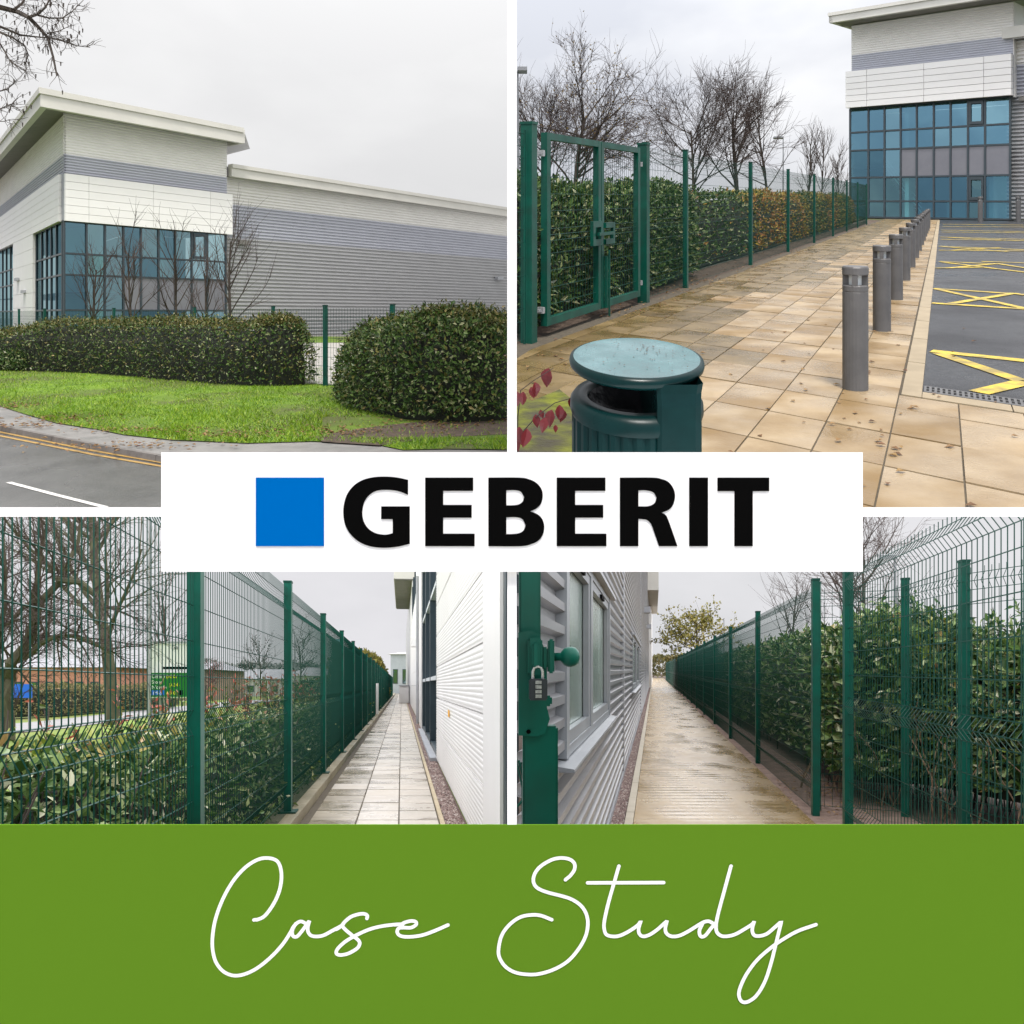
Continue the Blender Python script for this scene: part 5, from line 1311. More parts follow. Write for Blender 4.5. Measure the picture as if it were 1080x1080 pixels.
tree(S, 'bare_tree', 'straight mossy bare tree standing on the lawn, middle of the left fence bay', S.x(119,31), 31, 9.5, 62, r=.26, spec=bsp, maxlev=3, bark=BARK_G)
# crooked tree at the left edge
yk = 22.0
ct = thing('crooked_tree', 'crooked leaning tree with thick trunk at the left edge', 'tree', S.W(S.x(6, yk), yk, 0))
a, b = MB(), MB(); rn = random.Random(64)
kp = lambda u, v: Vector((S.x(u,yk), yk+rn.uniform(-.2,.2), S.z(v,yk)))
main = [[(8,781),(7,760),(5,735),(7,715),(16,700),(26,678),(34,655),(42,632),(62,612),(72,600),(80,570),(84,548)], [(7,720),(3,705),(-6,680),(-14,650)], [(18,697),(30,690),(45,679),(62,672),(80,671),(98,676),(112,688)], [(34,655),(30,630),(38,610),(42,580),(50,552)], [(62,612),(85,614),(100,626),(112,645)], [(42,632),(22,640),(4,660)], [(5,735),(-5,690),(2,640),(6,600),(0,560)]]
for k, ml in enumerate(main):
    pts = [kp(u, v) for u, v in ml]; r0 = .20 if k == 0 else .09; a.tube(pts, r0, .035, n=7)
    for i in range(2, len(pts)):
        for j in range(5):
            q = pts[i-1].lerp(pts[i], rn.random()); d0 = ((pts[i]-pts[i-1]).normalized()*.6+rdir(rn)*.9+Vector((0,0,.25))).normalized()
            grow((a, b), rn, q, d0, rn.uniform(.8,1.9), .03, 2, 4, [(0,0,0,0,0),(0,0,0,0,0),(6,.55,38,.05,.2),(5,.5,36,.03,.25),(0,0,0,0,.25)])
part('trunk', a, BARK_G, S, ct); part('crown', b, TWIG, S, ct)
tree(S, 'bare_tree', 'reddish bare tree in the gap behind the green road sign', S.x(176,60), 60, 8.5, 66, r=.12, spec=bsp, maxlev=2)
RED = M('russet_twig', (.10,.035,.03), (.16,.06,.05), scale=3, rough=.9)
rt = tree(S, 'russet_shrub', 'rounded russet shrub just right of the road sign', S.x(219,62), 62, 3.0, 67, r=.06, spec=[(26,.55,50,.02,.2),(9,.5,40,.02,.25),(7,.5,40,0,.3)], maxlev=2, bark=RED, cat='shrub')
for u, y, h, sd, lb in ((318, 90, 7, 71, 'hazy bare tree over the distant houses'), (275, 95, 6, 72, 'small hazy bare tree left of the distant houses')):
    tree(S, 'bare_tree', lb, S.x(u,y), y, h, sd, r=.1, spec=bsp, maxlev=2)
CON = leaf_mat('conifer_needles', [(0,(.012,.028,.012)),(.6,(.03,.06,.025)),(1,(.06,.09,.04))], rough=.7)
for i, (u, y, vt, w, lb) in enumerate(((10,95,697,3.2,'broad dark conifer behind the brick building at the left edge'), (40,96,697,3.0,'dark conifer second from the left over the brick building'), (59,98,700,1.9,'narrow dark conifer over the brick roof'))):
    t = thing('conifer_tree', lb, 'tree', S.W(S.x(u,y), y, 0), 'conifers behind the brick building'); h = S.z(vt, y); rn = random.Random(80+i); mb = MB()
    for k in range(1500):
        z = h*(.1+.9*rn.random()**.8); rr = w*(1-z/h)*math.sqrt(rn.random())+.1; an = rn.uniform(0,6.28); leaf_mb(mb, Vector((rr*math.cos(an), rr*math.sin(an), z)), (Vector((math.cos(an), math.sin(an), .1))+rdir(rn)*.5).normalized(), Vector((0,0,1)), .55, .25)
    lpart('crown', mb, CON, t); mb = MB(); mb.tube([(0,0,-.1),(0,0,h*.9)], .18, .03, n=6); lpart('trunk', mb, BARK, t)
def house(label, u0, u1, y, vb, vt, vroof, wall, roofm, nwin=0, winm=None, depth=12, name='building'):
    x0, x1 = S.x(u0,y), S.x(u1,y); z0, z1, zr = 0, S.z(vt,y), S.z(vroof,y)
    t = thing(name, label, 'building', S.W((x0+x1)/2, y, 0))
    mb = MB(); mb.box(x0, x1, y, y+depth, -.2, z1); part('wall', mb, wall, S, t)
    mb = MB(); e = .5; mb.hexa([(x0-e,y-e,z1+.01),(x1+e,y-e,z1+.01),(x1+e,y+depth+e,z1+.01),(x0-e,y+depth+e,z1+.01),(x0+.5,y+depth*.45,zr),(x1-.5,y+depth*.45,zr),(x1-.5,y+depth*.55,zr),(x0+.5,y+depth*.55,zr)]); part('roof', mb, roofm, S, t)
    for i in range(nwin):
        xa = x0+(x1-x0)*(i+.25)/nwin; xb = x0+(x1-x0)*(i+.75)/nwin; zw0, zw1 = z1*.25, z1*.62
        mb = MB(); mb.box(xa, xb, y-.06, y-.01, zw0, zw1); w = part('window', mb, winm or FRAME, S, t)
        mb = MB(); mb.box(xa+.1, xb-.1, y-.08, y-.065, zw0+.1, zw1-.1); part('pane', mb, GL_A[1], S, w)
    return t
BRICK = M('pink_brick', (.36,.155,.11), (.46,.22,.16), scale=1.5, rough=.85, stretch=(1,1,6)); SLATE = M('grey_slate', (.18,.18,.19), (.26,.26,.27), scale=1, rough=.7)
house('long pink brick building with grey roof across the lawn', -20, 124, 62, 735, 704, 693, BRICK, SLATE, 9, depth=10)
house('brown brick block right of the bare tree, partly behind the road sign', 127, 215, 80, 735, 706, 697, M('brown_brick', (.22,.15,.11), (.30,.21,.16), scale=1.5, rough=.9), SLATE, 4)
house('distant low house with grey roof seen through the second fence bay', 246, 296, 110, 733, 716, 705, M('render_grey', (.40,.38,.36), (.48,.46,.44), scale=1, rough=.9), SLATE, 4)
house('distant pale flat building behind the third fence bay', 306, 352, 100, 733, 713, 703, M('render_white', (.66,.66,.67), (.74,.74,.74), scale=1, rough=.8), SLATE, 3)
house('grey boxy building closing the far end of the fence walk', 412, 432, 150, 727, 690, 686, M('render_blue', (.34,.37,.40), (.42,.45,.48), scale=1, rough=.7), FASCIA, 2, depth=20)
FARW = leaf_mat('hazed_wood_leaf', [(0,(.20,.21,.20)),(.6,(.28,.28,.26)),(1,(.34,.33,.30))], rough=.9)  # distance haze put into these pale grey leaf colours
HILL = M('far_trees', (.10,.11,.09), (.20,.19,.15), scale=.25, rough=1)
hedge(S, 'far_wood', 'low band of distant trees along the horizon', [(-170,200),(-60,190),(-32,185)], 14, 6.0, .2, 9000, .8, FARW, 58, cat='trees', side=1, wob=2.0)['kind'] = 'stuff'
# blue sign and road sign
def board(name, label, u0, u1, v0, v1, y, mat, posts=(), legs=True, frame=None, th=.06):
    x0, x1 = S.x(u0,y), S.x(u1,y); z1, z0 = S.z(v0,y), S.z(v1,y)
    t = thing(name, label, 'sign', S.W((x0+x1)/2, y, 0)); mb = MB(); mb.box(x0, x1, y, y+th, z0, z1); part('panel', mb, mat, S, t)
    for pu in posts:
        mb = MB(); mb.tube([(S.x(pu,y), y+.12, -.2),(S.x(pu,y), y+.12, z1-.1)], .045, n=8); part('leg', mb, LAMP, S, t)
    return t
SBLUE = M('sign_blue', (.012,.12,.55), rough=.4); SGREEN = M('sign_green', (.003,.15,.018), rough=.4); SWHITE = M('sign_white', (.72,.73,.72), rough=.45); SYEL = M('sign_yellow', (.75,.62,.03), rough=.4)
board('blue_sign', 'plain blue sign board in front of the brick building', 6, 33, 721.5, 736, 27, SBLUE, (10, 29))
ysg = 24.0
rsn = board('road_sign', 'green and white road sign with place names behind the fence post', 158.5, 203, 709, 735.5, ysg, SWHITE, (167, 172))
def spx(mb, u0, u1, v0, v1, o): mb.box(S.x(u0,ysg), S.x(u1,ysg), ysg-o, ysg-o+.004, S.z(v1,ysg), S.z(v0,ysg))
mb = MB(); spx(mb, 159.2, 202.3, 709.6, 735, .008); part('green_field', mb, SGREEN, S, rsn)
mb = MB(); spx(mb, 160, 173.5, 728, 733.2, .014); part('blue_field', mb, SBLUE, S, rsn)
mb = MB(); spx(mb, 189.5, 193, 728, 733.2, .014); part('black_field', mb, INK, S, rsn)
mb = MB(); mb.box(S.x(153.5,ysg), S.x(207.5,ysg), ysg+.2, ysg+.24, S.z(736.5,ysg), S.z(678.5,ysg)); part('backing_panel', mb, SWHITE, S, rsn)
mb = MB(); x0, x1 = S.x(153,ysg), S.x(208,ysg); zt_, zb3 = S.z(678,ysg), S.z(737,ysg)
for bx_ in ((x0,x1,zt_,zt_+.05), (x0,x0+.05,zb3,zt_), (x1-.05,x1,zb3,zt_)): mb.box(bx_[0], bx_[1], ysg+.15, ysg+.28, bx_[2], bx_[3])
part('frame', mb, TRIM, S, rsn)
mb = MB(); spx(mb, 169, 200, 703, 705.6, -.19); part('black_bar', mb, INK, S, rsn)
def text(s_, u, v, hpx, mat, parent, name='lettering'):
    cu = bpy.data.curves.new('t', 'FONT'); cu.body = s_; cu.size = 1.0; t = bpy.data.objects.new('t', cu); C.objects.link(t)
    dg = bpy.context.evaluated_depsgraph_get(); me = bpy.data.meshes.new_from_object(t.evaluated_get(dg)); bpy.data.objects.remove(t); bpy.data.curves.remove(cu)
    k = hpx*ysg/F/.70; bx_ = S.x(u,ysg); bz = S.z(v,ysg); b = root_loc(parent)
    yy = ysg-.018 if mat is not INK else ysg+.185
    for vt in me.vertices: vt.co = S.W(bx_+vt.co.x*k*.95, yy, bz+vt.co.y*k) - b
    me.materials.clear(); me.materials.append(mat); link(name, me, parent)
text("Uttox'r", 160.3, 715.2, 3.6, SWHITE, rsn); text('(A50)', 175.5, 715.2, 3.6, SYEL, rsn); text('Stone', 160.3, 721, 3.6, SWHITE, rsn); text("N'castle", 160.3, 726.5, 3.6, SWHITE, rsn); text('(A34)', 178.5, 724, 3.6, SYEL, rsn)
text('(M6)', 161.5, 732.5, 3.4, SWHITE, rsn); text('A500', 175.3, 732.5, 3.4, SYEL, rsn); text('Ga', 178, 684.5, 4.5, INK, rsn)
lamp_post(S, 158, 30, 525, 'tall grey lamp column rising above the road sign', .4, 1)
lamp_post(S, 311, 85, 667, 'slim distant lamp post near the second fence post', .5, -1)
# parked cars far across the grass
def car(label, u, v, ln, paint):
    x, y = gl(u, v); t = thing('parked_car', label, 'car', S.W(x, y, .02), 'cars parked beyond the lawn'); h = ln/2
    mb = MB(); prof = [(-h,.35),(-h,.75),(-h*.85,.85),(-h*.55,.92),(-h*.32,1.38),(h*.35,1.42),(h*.68,.95),(h*.97,.80),(h,.40)]
    for i in range(len(prof)-1):
        (a0, z0), (a1, z1) = prof[i], prof[i+1]; mb.quad((a0,-.8,z0),(a0,.8,z0),(a1,.8,z1),(a1,-.8,z1))
    for s_ in (-.8, .8):
        b = len(mb.v); mb.v += [(a_, s_, z_) for a_, z_ in prof]; mb.f.append(tuple(range(b, b+len(prof)))); mb.m.append(0)
    lpart('body', mb, paint, t)
    for xa, xb in ((-h*.42,-.02), (.04,h*.55)):
        mb = MB(); mb.quad((xa-.1,-.815,.95),(xb+.1,-.815,.95),(xb-.08,-.815,1.32),(xa+.1,-.815,1.32)); lpart('window', mb, FRAME, t)
    for xw in (-h*.6, h*.6):
        for s_ in (-.8, .62):
            mb = MB(); mb.tube([(xw,s_-.02,.32),(xw,s_+.2,.32)], .32, n=12, cap=True); lpart('wheel', mb, INK, t)
    return t
CBL = M('car_blue', (.02,.07,.25), rough=.25, coat=.5); CDB = M('car_navy', (.02,.03,.06), rough=.25, coat=.5)
car('blue car parked left of the others, seen through the fence', 235, 733.3, 3.6, CBL); car('dark car parked nose to tail with a blue one', 264, 733.0, 3.4, CDB); car('blue car nearest to the second fence post', 274.5, 733.8, 3.4, CBL)
# feather flag
fg = thing('feather_flag', 'tall teal banner flag with orange patch behind the fence', 'flag', S.W(S.x(358,30), 30, 0))
mb = MB(); mb.tube([(S.x(359.5,30),30,0),(S.x(359.5,30),30,S.z(672,30))], .03, n=6); part('pole', mb, LAMP, S, fg)
mb = MB()
for k in range(8):
    va, vb_ = 674+k*4, 678+k*4; wv = lambda v: .03*math.sin(v*.3)
    mb.quad((S.x(352,30),30+wv(va),S.z(va,30)),(S.x(359.2,30),30,S.z(va,30)),(S.x(359.2,30),30,S.z(vb_,30)),(S.x(352.5+k*.3,30),30+wv(vb_),S.z(vb_,30)))
part('cloth', mb, M('flag_teal', (.25,.55,.62), rough=.8), S, fg)
mb = MB(); mb.quad((S.x(355,30),29.96,S.z(679,30)),(S.x(359,30),29.96,S.z(681,30)),(S.x(359,30),29.96,S.z(695,30)),(S.x(356,30),29.96,S.z(692,30))); part('orange_patch', mb, M('flag_orange', (.75,.25,.08), rough=.8), S, fg)
# ================================================================== fourth view: concrete walk between ribbed wall and fence
S = BR
kd4 = (690-540)/F
def cr_(c, y): return (c + kd4*y, y)
zcapR = lambda y: 1.485 + .1844*y
mb = MB(); sheet(mb, [(.012,2.0),(260,2.0),(260,300),(.012,300)], -.02); solo('ground', mb, SOIL, S, kind='structure')
def path_mat():
    m = M('wet_concrete_walk', (.27,.170,.058), (.36,.25,.108), c3=(.315,.21,.082), scale=1.3, rough=.27, rvar=.13, spec=.4, rscale=1.1, stretch=(2.0,.8,1), bump=.12, bscale=30)
    nt = m.node_tree; N = nt.nodes; L = nt.links; p = N['Principled BSDF']
    tc = N.new('ShaderNodeTexCoord'); sp = N.new('ShaderNodeSeparateXYZ'); L.new(tc.outputs['Object'], sp.inputs[0])
    # damp, algae-stained margin along the fence side: distance from the wall line
    ma = N.new('ShaderNodeMath'); ma.operation = 'MULTIPLY_ADD'; ma.inputs[1].default_value = -kd4; L.new(sp.outputs['Y'], ma.inputs[0]); L.new(sp.outputs['X'], ma.inputs[2])
    no = N.new('ShaderNodeTexNoise'); no.inputs['Scale'].default_value = 1.0; no.inputs['Detail'].default_value = 3; mp = N.new('ShaderNodeMapping'); mp.inputs['Scale'].default_value = (.5,.9,1); L.new(tc.outputs['Object'], mp.inputs[0]); L.new(mp.outputs[0], no.inputs['Vector'])
    ad = N.new('ShaderNodeMath'); ad.operation = 'MULTIPLY_ADD'; ad.inputs[1].default_value = 1.5; L.new(no.outputs['Fac'], ad.inputs[0]); L.new(ma.outputs[0], ad.inputs[2])
    mr = N.new('ShaderNodeMapRange'); mr.inputs['From Min'].default_value = .9; mr.inputs['From Max'].default_value = 2.5; mr.inputs['To Max'].default_value = .7; L.new(ad.outputs[0], mr.inputs['Value'])
    old = p.inputs['Base Color'].links[0].from_socket; mx = N.new('ShaderNodeMix'); mx.data_type = 'RGBA'; L.new(mr.outputs[0], mx.inputs['Factor']); L.new(old, mx.inputs['A']); mx.inputs['B'].default_value = (.115,.066,.014,1); L.new(mx.outputs['Result'], p.inputs['Base Color'])
    wv = N.new('ShaderNodeTexWave'); wv.bands_direction = 'Y'; wv.inputs['Scale'].default_value = 1.4; wv.inputs['Distortion'].default_value = .8; wv.inputs['Detail'].default_value = 3
    L.new(tc.outputs['Object'], wv.inputs['Vector']); bp = N.new('ShaderNodeBump'); bp.inputs['Strength'].default_value = .10; bp.inputs['Distance'].default_value = .02
    L.new(wv.outputs['Fac'], bp.inputs['Height']); L.new(p.inputs['Normal'].links[0].from_socket, bp.inputs['Normal']); L.new(bp.outputs[0], p.inputs['Normal'])
    return m
WALK = path_mat()
mb = MB(); sheet(mb, [cr_(-.295,2.6), cr_(1.56,2.6), cr_(1.56,150), cr_(-.295,150)], .006); wk = solo('footpath', mb, JOINT, S, kind='structure')
y = 4.2; rn = random.Random(2)
while y < 140:
    L_ = 2.1 if y < 50 else 5.0
    q = [cr_(-.20,y+.006), cr_(1.55,y+.006), cr_(1.55,y+L_-.006), cr_(-.20,y+L_-.006)]; dz = rn.uniform(-.002,.002)
    mb = MB(); mb.hexa([(p[0],p[1],-.02) for p in q]+[(p[0],p[1],.016+dz) for p in q]); part('concrete_bay', mb, WALK, S, wk); y += L_
EDG4 = M('pale_edging', (.36,.31,.22), (.44,.385,.29), scale=3, rough=.5)
y = 4.2
while y < 140:
    L_ = 2.3 if y < 40 else 10; q = [cr_(-.285,y+.008), cr_(-.205,y+.008), cr_(-.205,y+L_-.008), cr_(-.285,y+L_-.008)]
    mb = MB(); mb.hexa([(p[0],p[1],-.02) for p in q]+[(p[0],p[1],.03) for p in q]); part('edging', mb, EDG4, S, wk); y += L_
mb = MB(); sheet(mb, [cr_(-.50,2.7), cr_(-.285,2.7), cr_(-.285,150), cr_(-.50,150)], .004); solo('gravel_strip', mb, GRAV, S, kind='structure')
gravel(S, 'gravel', 'reddish gravel strip along the foot of the ribbed wall', lambda r: cr_(r.uniform(-.475,-.29), 5.5 + 36*r.random()**2.2), 6500, 4, .017)
mb = MB(); sheet(mb, [cr_(1.55,2.6), cr_(2.6,2.6), cr_(2.6,60), cr_(1.55,60)], .0); solo('soil_bed', mb, M('red_soil', (.12,.075,.055), (.24,.165,.13), scale=6, rough=.95, bump=.8, bscale=30), S, kind='structure')
# --- ribbed wall
nV = norm2((1, -kd4))
WC = -.474
def wv_(y, o=0.0): return off2(cr_(WC, y), nV, o)
rw4 = thing('ribbed_building', 'silver ribbed metal wall with windows left of the concrete walk', 'building', S.W(*cr_(WC, 8)))
Y0w, Y1w = 2.95, 70.0
def clipf(z): return max(0.0, ((z+.02-1.485)/.1844 - Y0w)/(Y1w-Y0w))
def corr_range(ya, yb2, z0_, z1_, pitch=.11, dep=.045, name='ribbed_sheet', mat=None):
    A, B = wv_(ya), wv_(yb2); mb = MB()
    mb.corr(A, B, nV, z0_, z1_, pitch, dep, clip=lambda z: max(0.0, ((z+.02-1.485)/.1844-ya)/(yb2-ya))); part(name, mb, mat or SILVER, S, rw4)
W1a, W1b, W2a, W2b, zs0, zs1 = 4.10, 8.15, 16.9, 24.6, 1.07, 2.17
corr_range(Y0w, W1a, .07, 2.2); corr_range(W1a, W1b, .07, zs0-.0); corr_range(W1b, W2a, .07, zs1); corr_range(W2a, W2b, .07, zs0); corr_range(W2b, Y1w, .07, zs1)
corr_range(W1a, Y1w, zs1, 10.2)
mb = MB(); mb.slabwall(wv_(Y0w), wv_(Y1w), nV, -.05, .05, -.02, .065); part('base_flashing', mb, TRIM, S, rw4)
mb = MB(); mb.slabwall(wv_(Y1w), wv_(95), nV, -.05, .25, 0, 12); part('end_pilaster', mb, WHITE_P, S, rw4)
mb = MB(); mb.slabwall(wv_(56), wv_(80), nV, -.2, .75, 6.7, 9.0); part('eave', mb, FASCIA, S, rw4)
for yj in (12.1, 27.5, 45): 
    mb = MB(); zt_ = min(10, zcapR(yj)); mb.slabwall(wv_(yj-.09), wv_(yj+.09), nV, .0, .048, .07, zt_); part('cover_strip', mb, TRIM, S, rw4)
WETG = glass_mat('wet_window_glass', (.95,1.0,.97), .8, rough=.12, see=(.5,.6,.56))
def bump_glass():
    nt = WETG.node_tree; N = nt.nodes; L = nt.links; no = N.new('ShaderNodeTexNoise'); no.inputs['Scale'].default_value = 45; tc = N.new('ShaderNodeTexCoord'); L.new(tc.outputs['Object'], no.inputs['Vector'])
    bp = N.new('ShaderNodeBump'); bp.inputs['Strength'].default_value = .25; bp.inputs['Distance'].default_value = .01; L.new(no.outputs['Fac'], bp.inputs['Height'])
    for n in N:
        if n.type == 'BSDF_GLOSSY': L.new(bp.outputs[0], n.inputs['Normal'])
bump_glass()
def pale_sheen():      # pale diffuse layer, standing in for sky reflected in the pane
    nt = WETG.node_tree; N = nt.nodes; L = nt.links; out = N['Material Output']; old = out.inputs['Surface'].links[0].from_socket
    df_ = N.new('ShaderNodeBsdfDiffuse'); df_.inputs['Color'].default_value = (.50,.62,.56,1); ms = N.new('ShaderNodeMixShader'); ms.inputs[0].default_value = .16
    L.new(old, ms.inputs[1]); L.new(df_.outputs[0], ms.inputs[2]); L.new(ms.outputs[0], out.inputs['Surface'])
pale_sheen()
ALU = M('window_grey', (.22,.235,.25), (.28,.295,.31), scale=3, rough=.35, metal=.2)
def window(label, ya, yb2, split):
    w = thing('window', label, 'window', S.W(*wv_((ya+yb2)/2))); wpart = lambda nm, mb, mt, p=w: part(nm, mb, mt, S, p)
    zc_ = lambda y, z: min(z, zcapR(y)-.01)
    def bar(y0_, y1_, z0_, z1_, o0, o1, nm, mt=ALU):
        A, B = wv_(y0_), wv_(y1_); mb = MB(); q = [off2(A,nV,o0), off2(B,nV,o0), off2(B,nV,o1), off2(A,nV,o1)]
        mb.hexa([(p[0],p[1],z0_) for p in q] + [(q[0][0],q[0][1],zc_(y0_,z1_)),(q[1][0],q[1][1],zc_(y1_,z1_)),(q[2][0],q[2][1],zc_(y1_,z1_)),(q[3][0],q[3][1],zc_(y0_,z1_))]); return wpart(nm, mb, mt)
    s_ = (yb2-ya)/4.05; t = .13*s_
    bar(ya, ya+t, zs0, zs1, -.04, .055, 'jamb'); bar(yb2-t, yb2, zs0, zs1, -.04, .055, 'jamb')
    bar(ya+t, yb2-t, zs0, zs0+.05, -.04, .05, 'frame_rail'); bar(ya+t, yb2-t, zs1-.05, zs1, -.04, .05, 'frame_rail')
    m = ya+(yb2-ya)*split
    bar(m-t*.6, m+t*.6, zs0+.05, zs1-.05, -.04, .052, 'mullion')
    for a_, b_ in ((ya+t, m-t*.6), (m+t*.6, yb2-t)):
        mb = MB(); A, B = wv_(a_), wv_(b_); A, B = off2(A,nV,.0), off2(B,nV,.0)
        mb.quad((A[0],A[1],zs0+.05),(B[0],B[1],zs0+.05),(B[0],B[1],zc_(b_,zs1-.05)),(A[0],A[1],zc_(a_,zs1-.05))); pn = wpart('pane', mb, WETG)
        f = .10*s_
        for q in ((a_,a_+f,zs0+.052,zs1-.052),(b_-f,b_,zs0+.052,zs1-.052),(a_+f,b_-f,zs0+.052,zs0+.12),(a_+f,b_-f,zs1-.11,zs1-.052)): bar(q[0],q[1],q[2],q[3],.005,.042,'sash')
        hy = (a_+b_)/2; bar(hy-.18*s_, hy+.18*s_, zs1-.105, zs1-.075, .043, .06, 'vent_cover', INK)
    A = ya-.25*s_; B = yb2+.1; mb = MB(); q = [wv_(A,.0), wv_(B,.0), wv_(B,.115), wv_(A,.115)]
    mb.hexa([(p[0],p[1],zs0-.035) for p in q]+[(q[0][0],q[0][1],zs0-.003),(q[1][0],q[1][1],zs0-.003),(q[2][0],q[2][1],zs0-.02),(q[3][0],q[3][1],zs0-.02)]); wpart('sill', mb, ALU)
    bar(ya-.1*s_, yb2+.25*s_, zs1+.002, zs1+.03, -.02, .10, 'head_flashing', TRIM)
    mb = MB(); A, B = wv_(ya, -.06), wv_(yb2, -.06); mb.quad((A[0],A[1],zs0-.1),(B[0],B[1],zs0-.1),(B[0],B[1],min(zs1,zcapR(yb2))),(A[0],A[1],zcapR(ya)-.1)); wpart('interior', mb, INTER_D)
window('grey framed window with rain on its two panes, nearest in the ribbed wall', W1a, W1b, .42)
window('farther narrow looking window down the ribbed wall', W2a, W2b, .5)
for yl in (36, 50):
    mb = MB(); mb.slabwall(wv_(yl), wv_(yl+.8), nV, .03, .3, 3.9, 4.15); part('wall_light', mb, TRIM, S, rw4)
# --- gate post with latch and padlock
gp = thing('gate_post', 'green gate post with latch and padlock at the left edge', 'gate', S.W(S.x(572,2.3), 2.3, 0)); yg = 2.3
def gx(u): return S.x(u, yg)
def gzv(v): return S.z(v, yg)
def gbox(u0, u1, v0, v1, y0_, y1_, nm, mat=GREEN, par=None, bev=.006):
    mb = MB(); x0, x1, z0, z1 = gx(u0), gx(u1), gzv(v1), gzv(v0); e = min(bev, (x1-x0)*.25)
    mb.box(x0+e, x1-e, y0_, y1_, z0, z1); mb.box(x0, x1, y0_+e, y1_, z0+e, z1-e); return part(nm, mb, mat, S, par or gp)
gbox(551, 588, 765, 1120, 2.27, 2.33, 'post')
gbox(547.2, 570, 560, 700, 2.28, 2.34, 'post')
mb = MB(); x0, x1 = gx(547.5), gx(570)
q = [(546.5,668),(560,666),(568,670),(573,684),(576,700),(576,745),(579,757),(574,772),(566,775),(546.5,774)]
b = [(gx(u), gzv(v)) for u, v in q]; n = len(b)
mb.v += [(x,2.245,z) for x,z in b]+[(x,2.30,z) for x,z in b]; mb.f.append(tuple(range(n))); mb.m.append(0); mb.f.append(tuple(range(2*n-1,n-1,-1))); mb.m.append(0)
for i in range(n): mb.f.append((i, n+i, n+(i+1)%n, (i+1)%n)); mb.m.append(0)
lb = part('latch_box', mb, GREEN, S, gp)
gbox(556, 571, 674, 712, 2.215, 2.246, 'latch_plate', par=lb); gbox(560, 568, 680, 704, 2.20, 2.216, 'latch_bar', par=lb)
gbox(577, 583.5, 675, 710, 2.235, 2.285, 'cheek', par=lb); gbox(571, 577, 683, 705, 2.24, 2.28, 'boss', par=lb)
mb = MB(); xs, zz = gx(584), gzv(693)
prof = [(.0,.000),(.011,.000),(.011,.016),(.016,.019),(.023,.025),(.027,.036),(.0275,.045),(.024,.056),(.015,.064),(0,.067)]
base = len(mb.v); nn_ = 18
for r, t in prof:
    for j in range(nn_): an = 2*math.pi*j/nn_; mb.v.append((xs+t, 2.26+r*math.cos(an), zz+r*math.sin(an)))
for i in range(len(prof)-1):
    for j in range(nn_): j2 = (j+1)%nn_; mb.f.append((base+i*nn_+j, base+i*nn_+j2, base+(i+1)*nn_+j2, base+(i+1)*nn_+j)); mb.m.append(0)
part('knob', mb, GREEN, S, lb, smooth=True)
gbox(573, 581.5, 733, 744, 2.25, 2.28, 'lug', par=lb)
mb = MB(); mb.lathe([(0,0),(.006,0),(.006,.004),(0,.004)], n=8); mb2 = MB(); mb2.tube([(gx(557),2.244,gzv(770)),(gx(557),2.238,gzv(770))], .006, n=8, cap=True); part('bolt', mb2, INK, S, lb)
pk = thing('padlock', 'small black combination padlock hanging from the green gate latch', 'padlock', S.W(gx(565), 2.2, gzv(737)))
mb = MB(); x0, x1, z0, z1 = gx(557.2), gx(575.5), gzv(737), gzv(715.5); mb.box(x0+.003, x1-.003, 2.182, 2.212, z0, z1); mb.box(x0, x1, 2.185, 2.21, z0+.003, z1-.003); bd = part('body', mb, M('padlock_black', (.018,.022,.028), rough=.35), S, pk)
for k in range(4):
    mb = MB(); zc4 = gzv(719+k*4.6); mb.box(gx(563.5), gx(569.5), 2.176, 2.1815, zc4-.0042, zc4+.0042); part('dial', mb, M('dial_metal', (.5,.5,.5), (.2,.2,.2), scale=120, rough=.3, metal=.6), S, bd)
mb = MB(); zc4 = gzv(716); pts = [(gx(561),2.198,zc4-.005)] + [(gx(566)+.0125*math.cos(math.pi*(1-t)), 2.198, zc4+.020+.0125*math.sin(math.pi*(1-t))) for t in (0,.25,.5,.75,1)] + [(gx(571),2.198,zc4-.005)]
mb.tube(pts, .0035, n=6); part('shackle', mb, M('steel', (.5,.5,.5), rough=.25, metal=.9), S, pk)
gm = thing('gate_mesh', 'corner of green gate mesh at the lower left edge', 'gate', S.W(gx(550), 2.4, 0))
mb = MB()
for k in range(5): u = 546+k*3.2; mb.tube([(S.x(u+6,2.5),2.5,S.z(900,2.5)),(S.x(u+5,2.5),2.5,S.z(830,2.5)),(S.x(u-2,2.5),2.5,S.z(800+k*2,2.5))], .0035, n=4)
mb.tube([(S.x(545.5,2.5),2.49,S.z(850,2.5)),(S.x(556,2.5),2.49,S.z(838,2.5))], .0035, n=4); part('mesh_wires', mb, GREEN, S, gm)
# --- fences
cF = 3.118 - kd4*8.77
fyp = [8.77 + 4.87*i for i in range(24)]
fence(S, 'long green mesh fence running away along the concrete walk', None, 2.36, [cr_(cF, y) for y in fyp], .075, ROWS24, FOLDS24, wr=.0032, pw=.07, pd=.10, zcap=zcapR)
fence(S, 'nearest green mesh fence panel at the right, with knuckled wires', None, 2.36, [cr_(cF, 3.70), cr_(cF, 7.3)], .075, ROWS24, FOLDS24, wr=.0032, pw=.07, pd=.09, zcap=zcapR, amp=.05)
fence(S, 'short green fence return behind the nearest panel', None, 2.36, [(4.35,5.2), (3.85,7.27), (4.01,8.7), (3.25,9.1)], .075, ROWS24, FOLDS24, wr=.0030, pw=.07, pd=.08, zcap=zcapR)
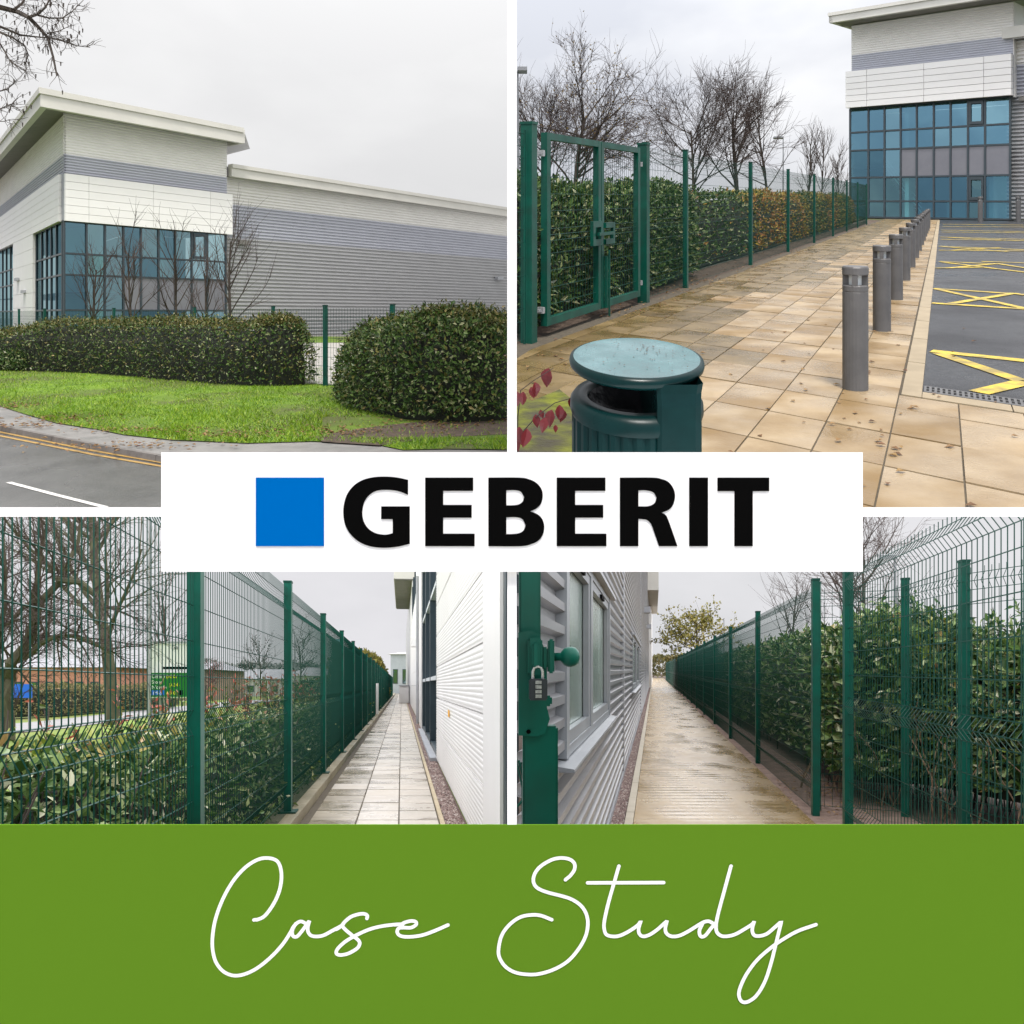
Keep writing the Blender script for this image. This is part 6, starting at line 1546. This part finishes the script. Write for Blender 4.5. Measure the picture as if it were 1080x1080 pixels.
# --- hedge behind
RBERRY = leaf_mat('red_berry_leaf', [(0,(.30,.015,.02)),(1,(.42,.04,.04))], rough=.4)
hp = [cr_(cF+.42, y) for y in (9.2, 14, 22, 40, 75)]
hedge(S, 'hedge', 'long laurel hedge standing behind the receding green fence', hp, 1.6, lambda t: 2.03+.03*math.sin(t*60)-.1*t, .25, 26000, .105, [LAUREL_D, LAUREL, BRIGHT], 91, tpow=1.7, shoots=350, shoot_len=.2, side=-1, front=.75, topw=.2, stems=120, wob=.12, weights=lambda t,q,r: (2 if q > .38 and r.random() < .25 else (1 if r.random() < .35 else 0)))
hp = [(5.0,5.8), (4.72,7.4), (4.35,9.2), (3.95,11.2)]
hedge(S, 'hedge', 'overgrown laurel hedge close behind the nearest fence panel', hp, 1.7, lambda t: 1.95+.25*math.sin(t*7+.5), .25, 20000, .10, [LAUREL_D, LAUREL, BRIGHT, RBERRY], 92, shoots=260, shoot_len=.36, side=-1, front=.66, topw=.3, stems=140, wob=.22, weights=lambda t,q,r: (3 if (q > .33 and r.random() < .012) else (2 if r.random() < (.13 if q > .35 else .03) else (1 if r.random() < .5 else 0))))
rn = random.Random(95); a = MB(); ds = thing('dry_stems', 'bare brown stems and cut sticks at the foot of the hedge', 'stems', S.W(4.2, 6.5, 0))
for i in range(46):
    y = rn.uniform(6.2, 11.0); x = 4.3+(9.2-y)*.2+rn.uniform(-.35,.15); p = Vector((x, y, 0)); pts = [p]; d = Vector((rn.gauss(0,.4), rn.gauss(0,.3), 1)).normalized()
    for k in range(6): p = p + d*rn.uniform(.1,.26); d = (d+rdir(rn)*.3).normalized(); pts.append(p)
    a.tube(pts, rn.uniform(.006,.013), .003, n=4)
part('sticks', a, M('dry_stick', (.16,.095,.06), (.30,.21,.13), scale=6, rough=.9), S, ds)
litter(S, 'fallen_leaves', 'dead leaves on the red soil under the hedge', [(885,850,18,10),(870,830,10,8),(840,830,15,8),(930,850,20,10)], 260, .05, 28, z=.03)
# --- beyond
tree(S, 'bare_tree', 'bare tree rising behind the hedge near the tall fence post', S.x(886,34), 34, 7.2, 101, r=.11, spec=bsp, maxlev=3)
tree(S, 'bare_tree', 'second bare tree left of it over the receding fence', S.x(838,46), 46, 6.0, 102, r=.09, spec=bsp, maxlev=2)
tree(S, 'bare_tree', 'bare tree half hidden by the white sign corner', S.x(915,30), 30, 6.4, 103, r=.09, spec=bsp, maxlev=2)
yt = tree(S, 'autumn_tree', 'yellow leaved round tree over the far end of the fence', S.x(738,62), 62, 5.4, 104, r=.10, spec=[(18,.62,55,.02,.12),(9,.5,42,.03,.2),(6,.5,40,0,.25)], maxlev=2, leaves=YB2, nleaf=2600, leafsize=.22)
hedge(S, 'far_wood', 'low distant trees closing the end of the concrete walk', [(24,150),(40,150)], 5, 3.6, .2, 7000, .5, HAW, 105, cat='trees', side=1, wob=.5, core=False)
lamp_post(S, 763.5, 80, 654, 'slim distant lamp post above the fence line', .5, -1)
lamp_post(S, 944, 26, 589, 'lamp post with flat head behind the nearest fence panel', .45, -1)
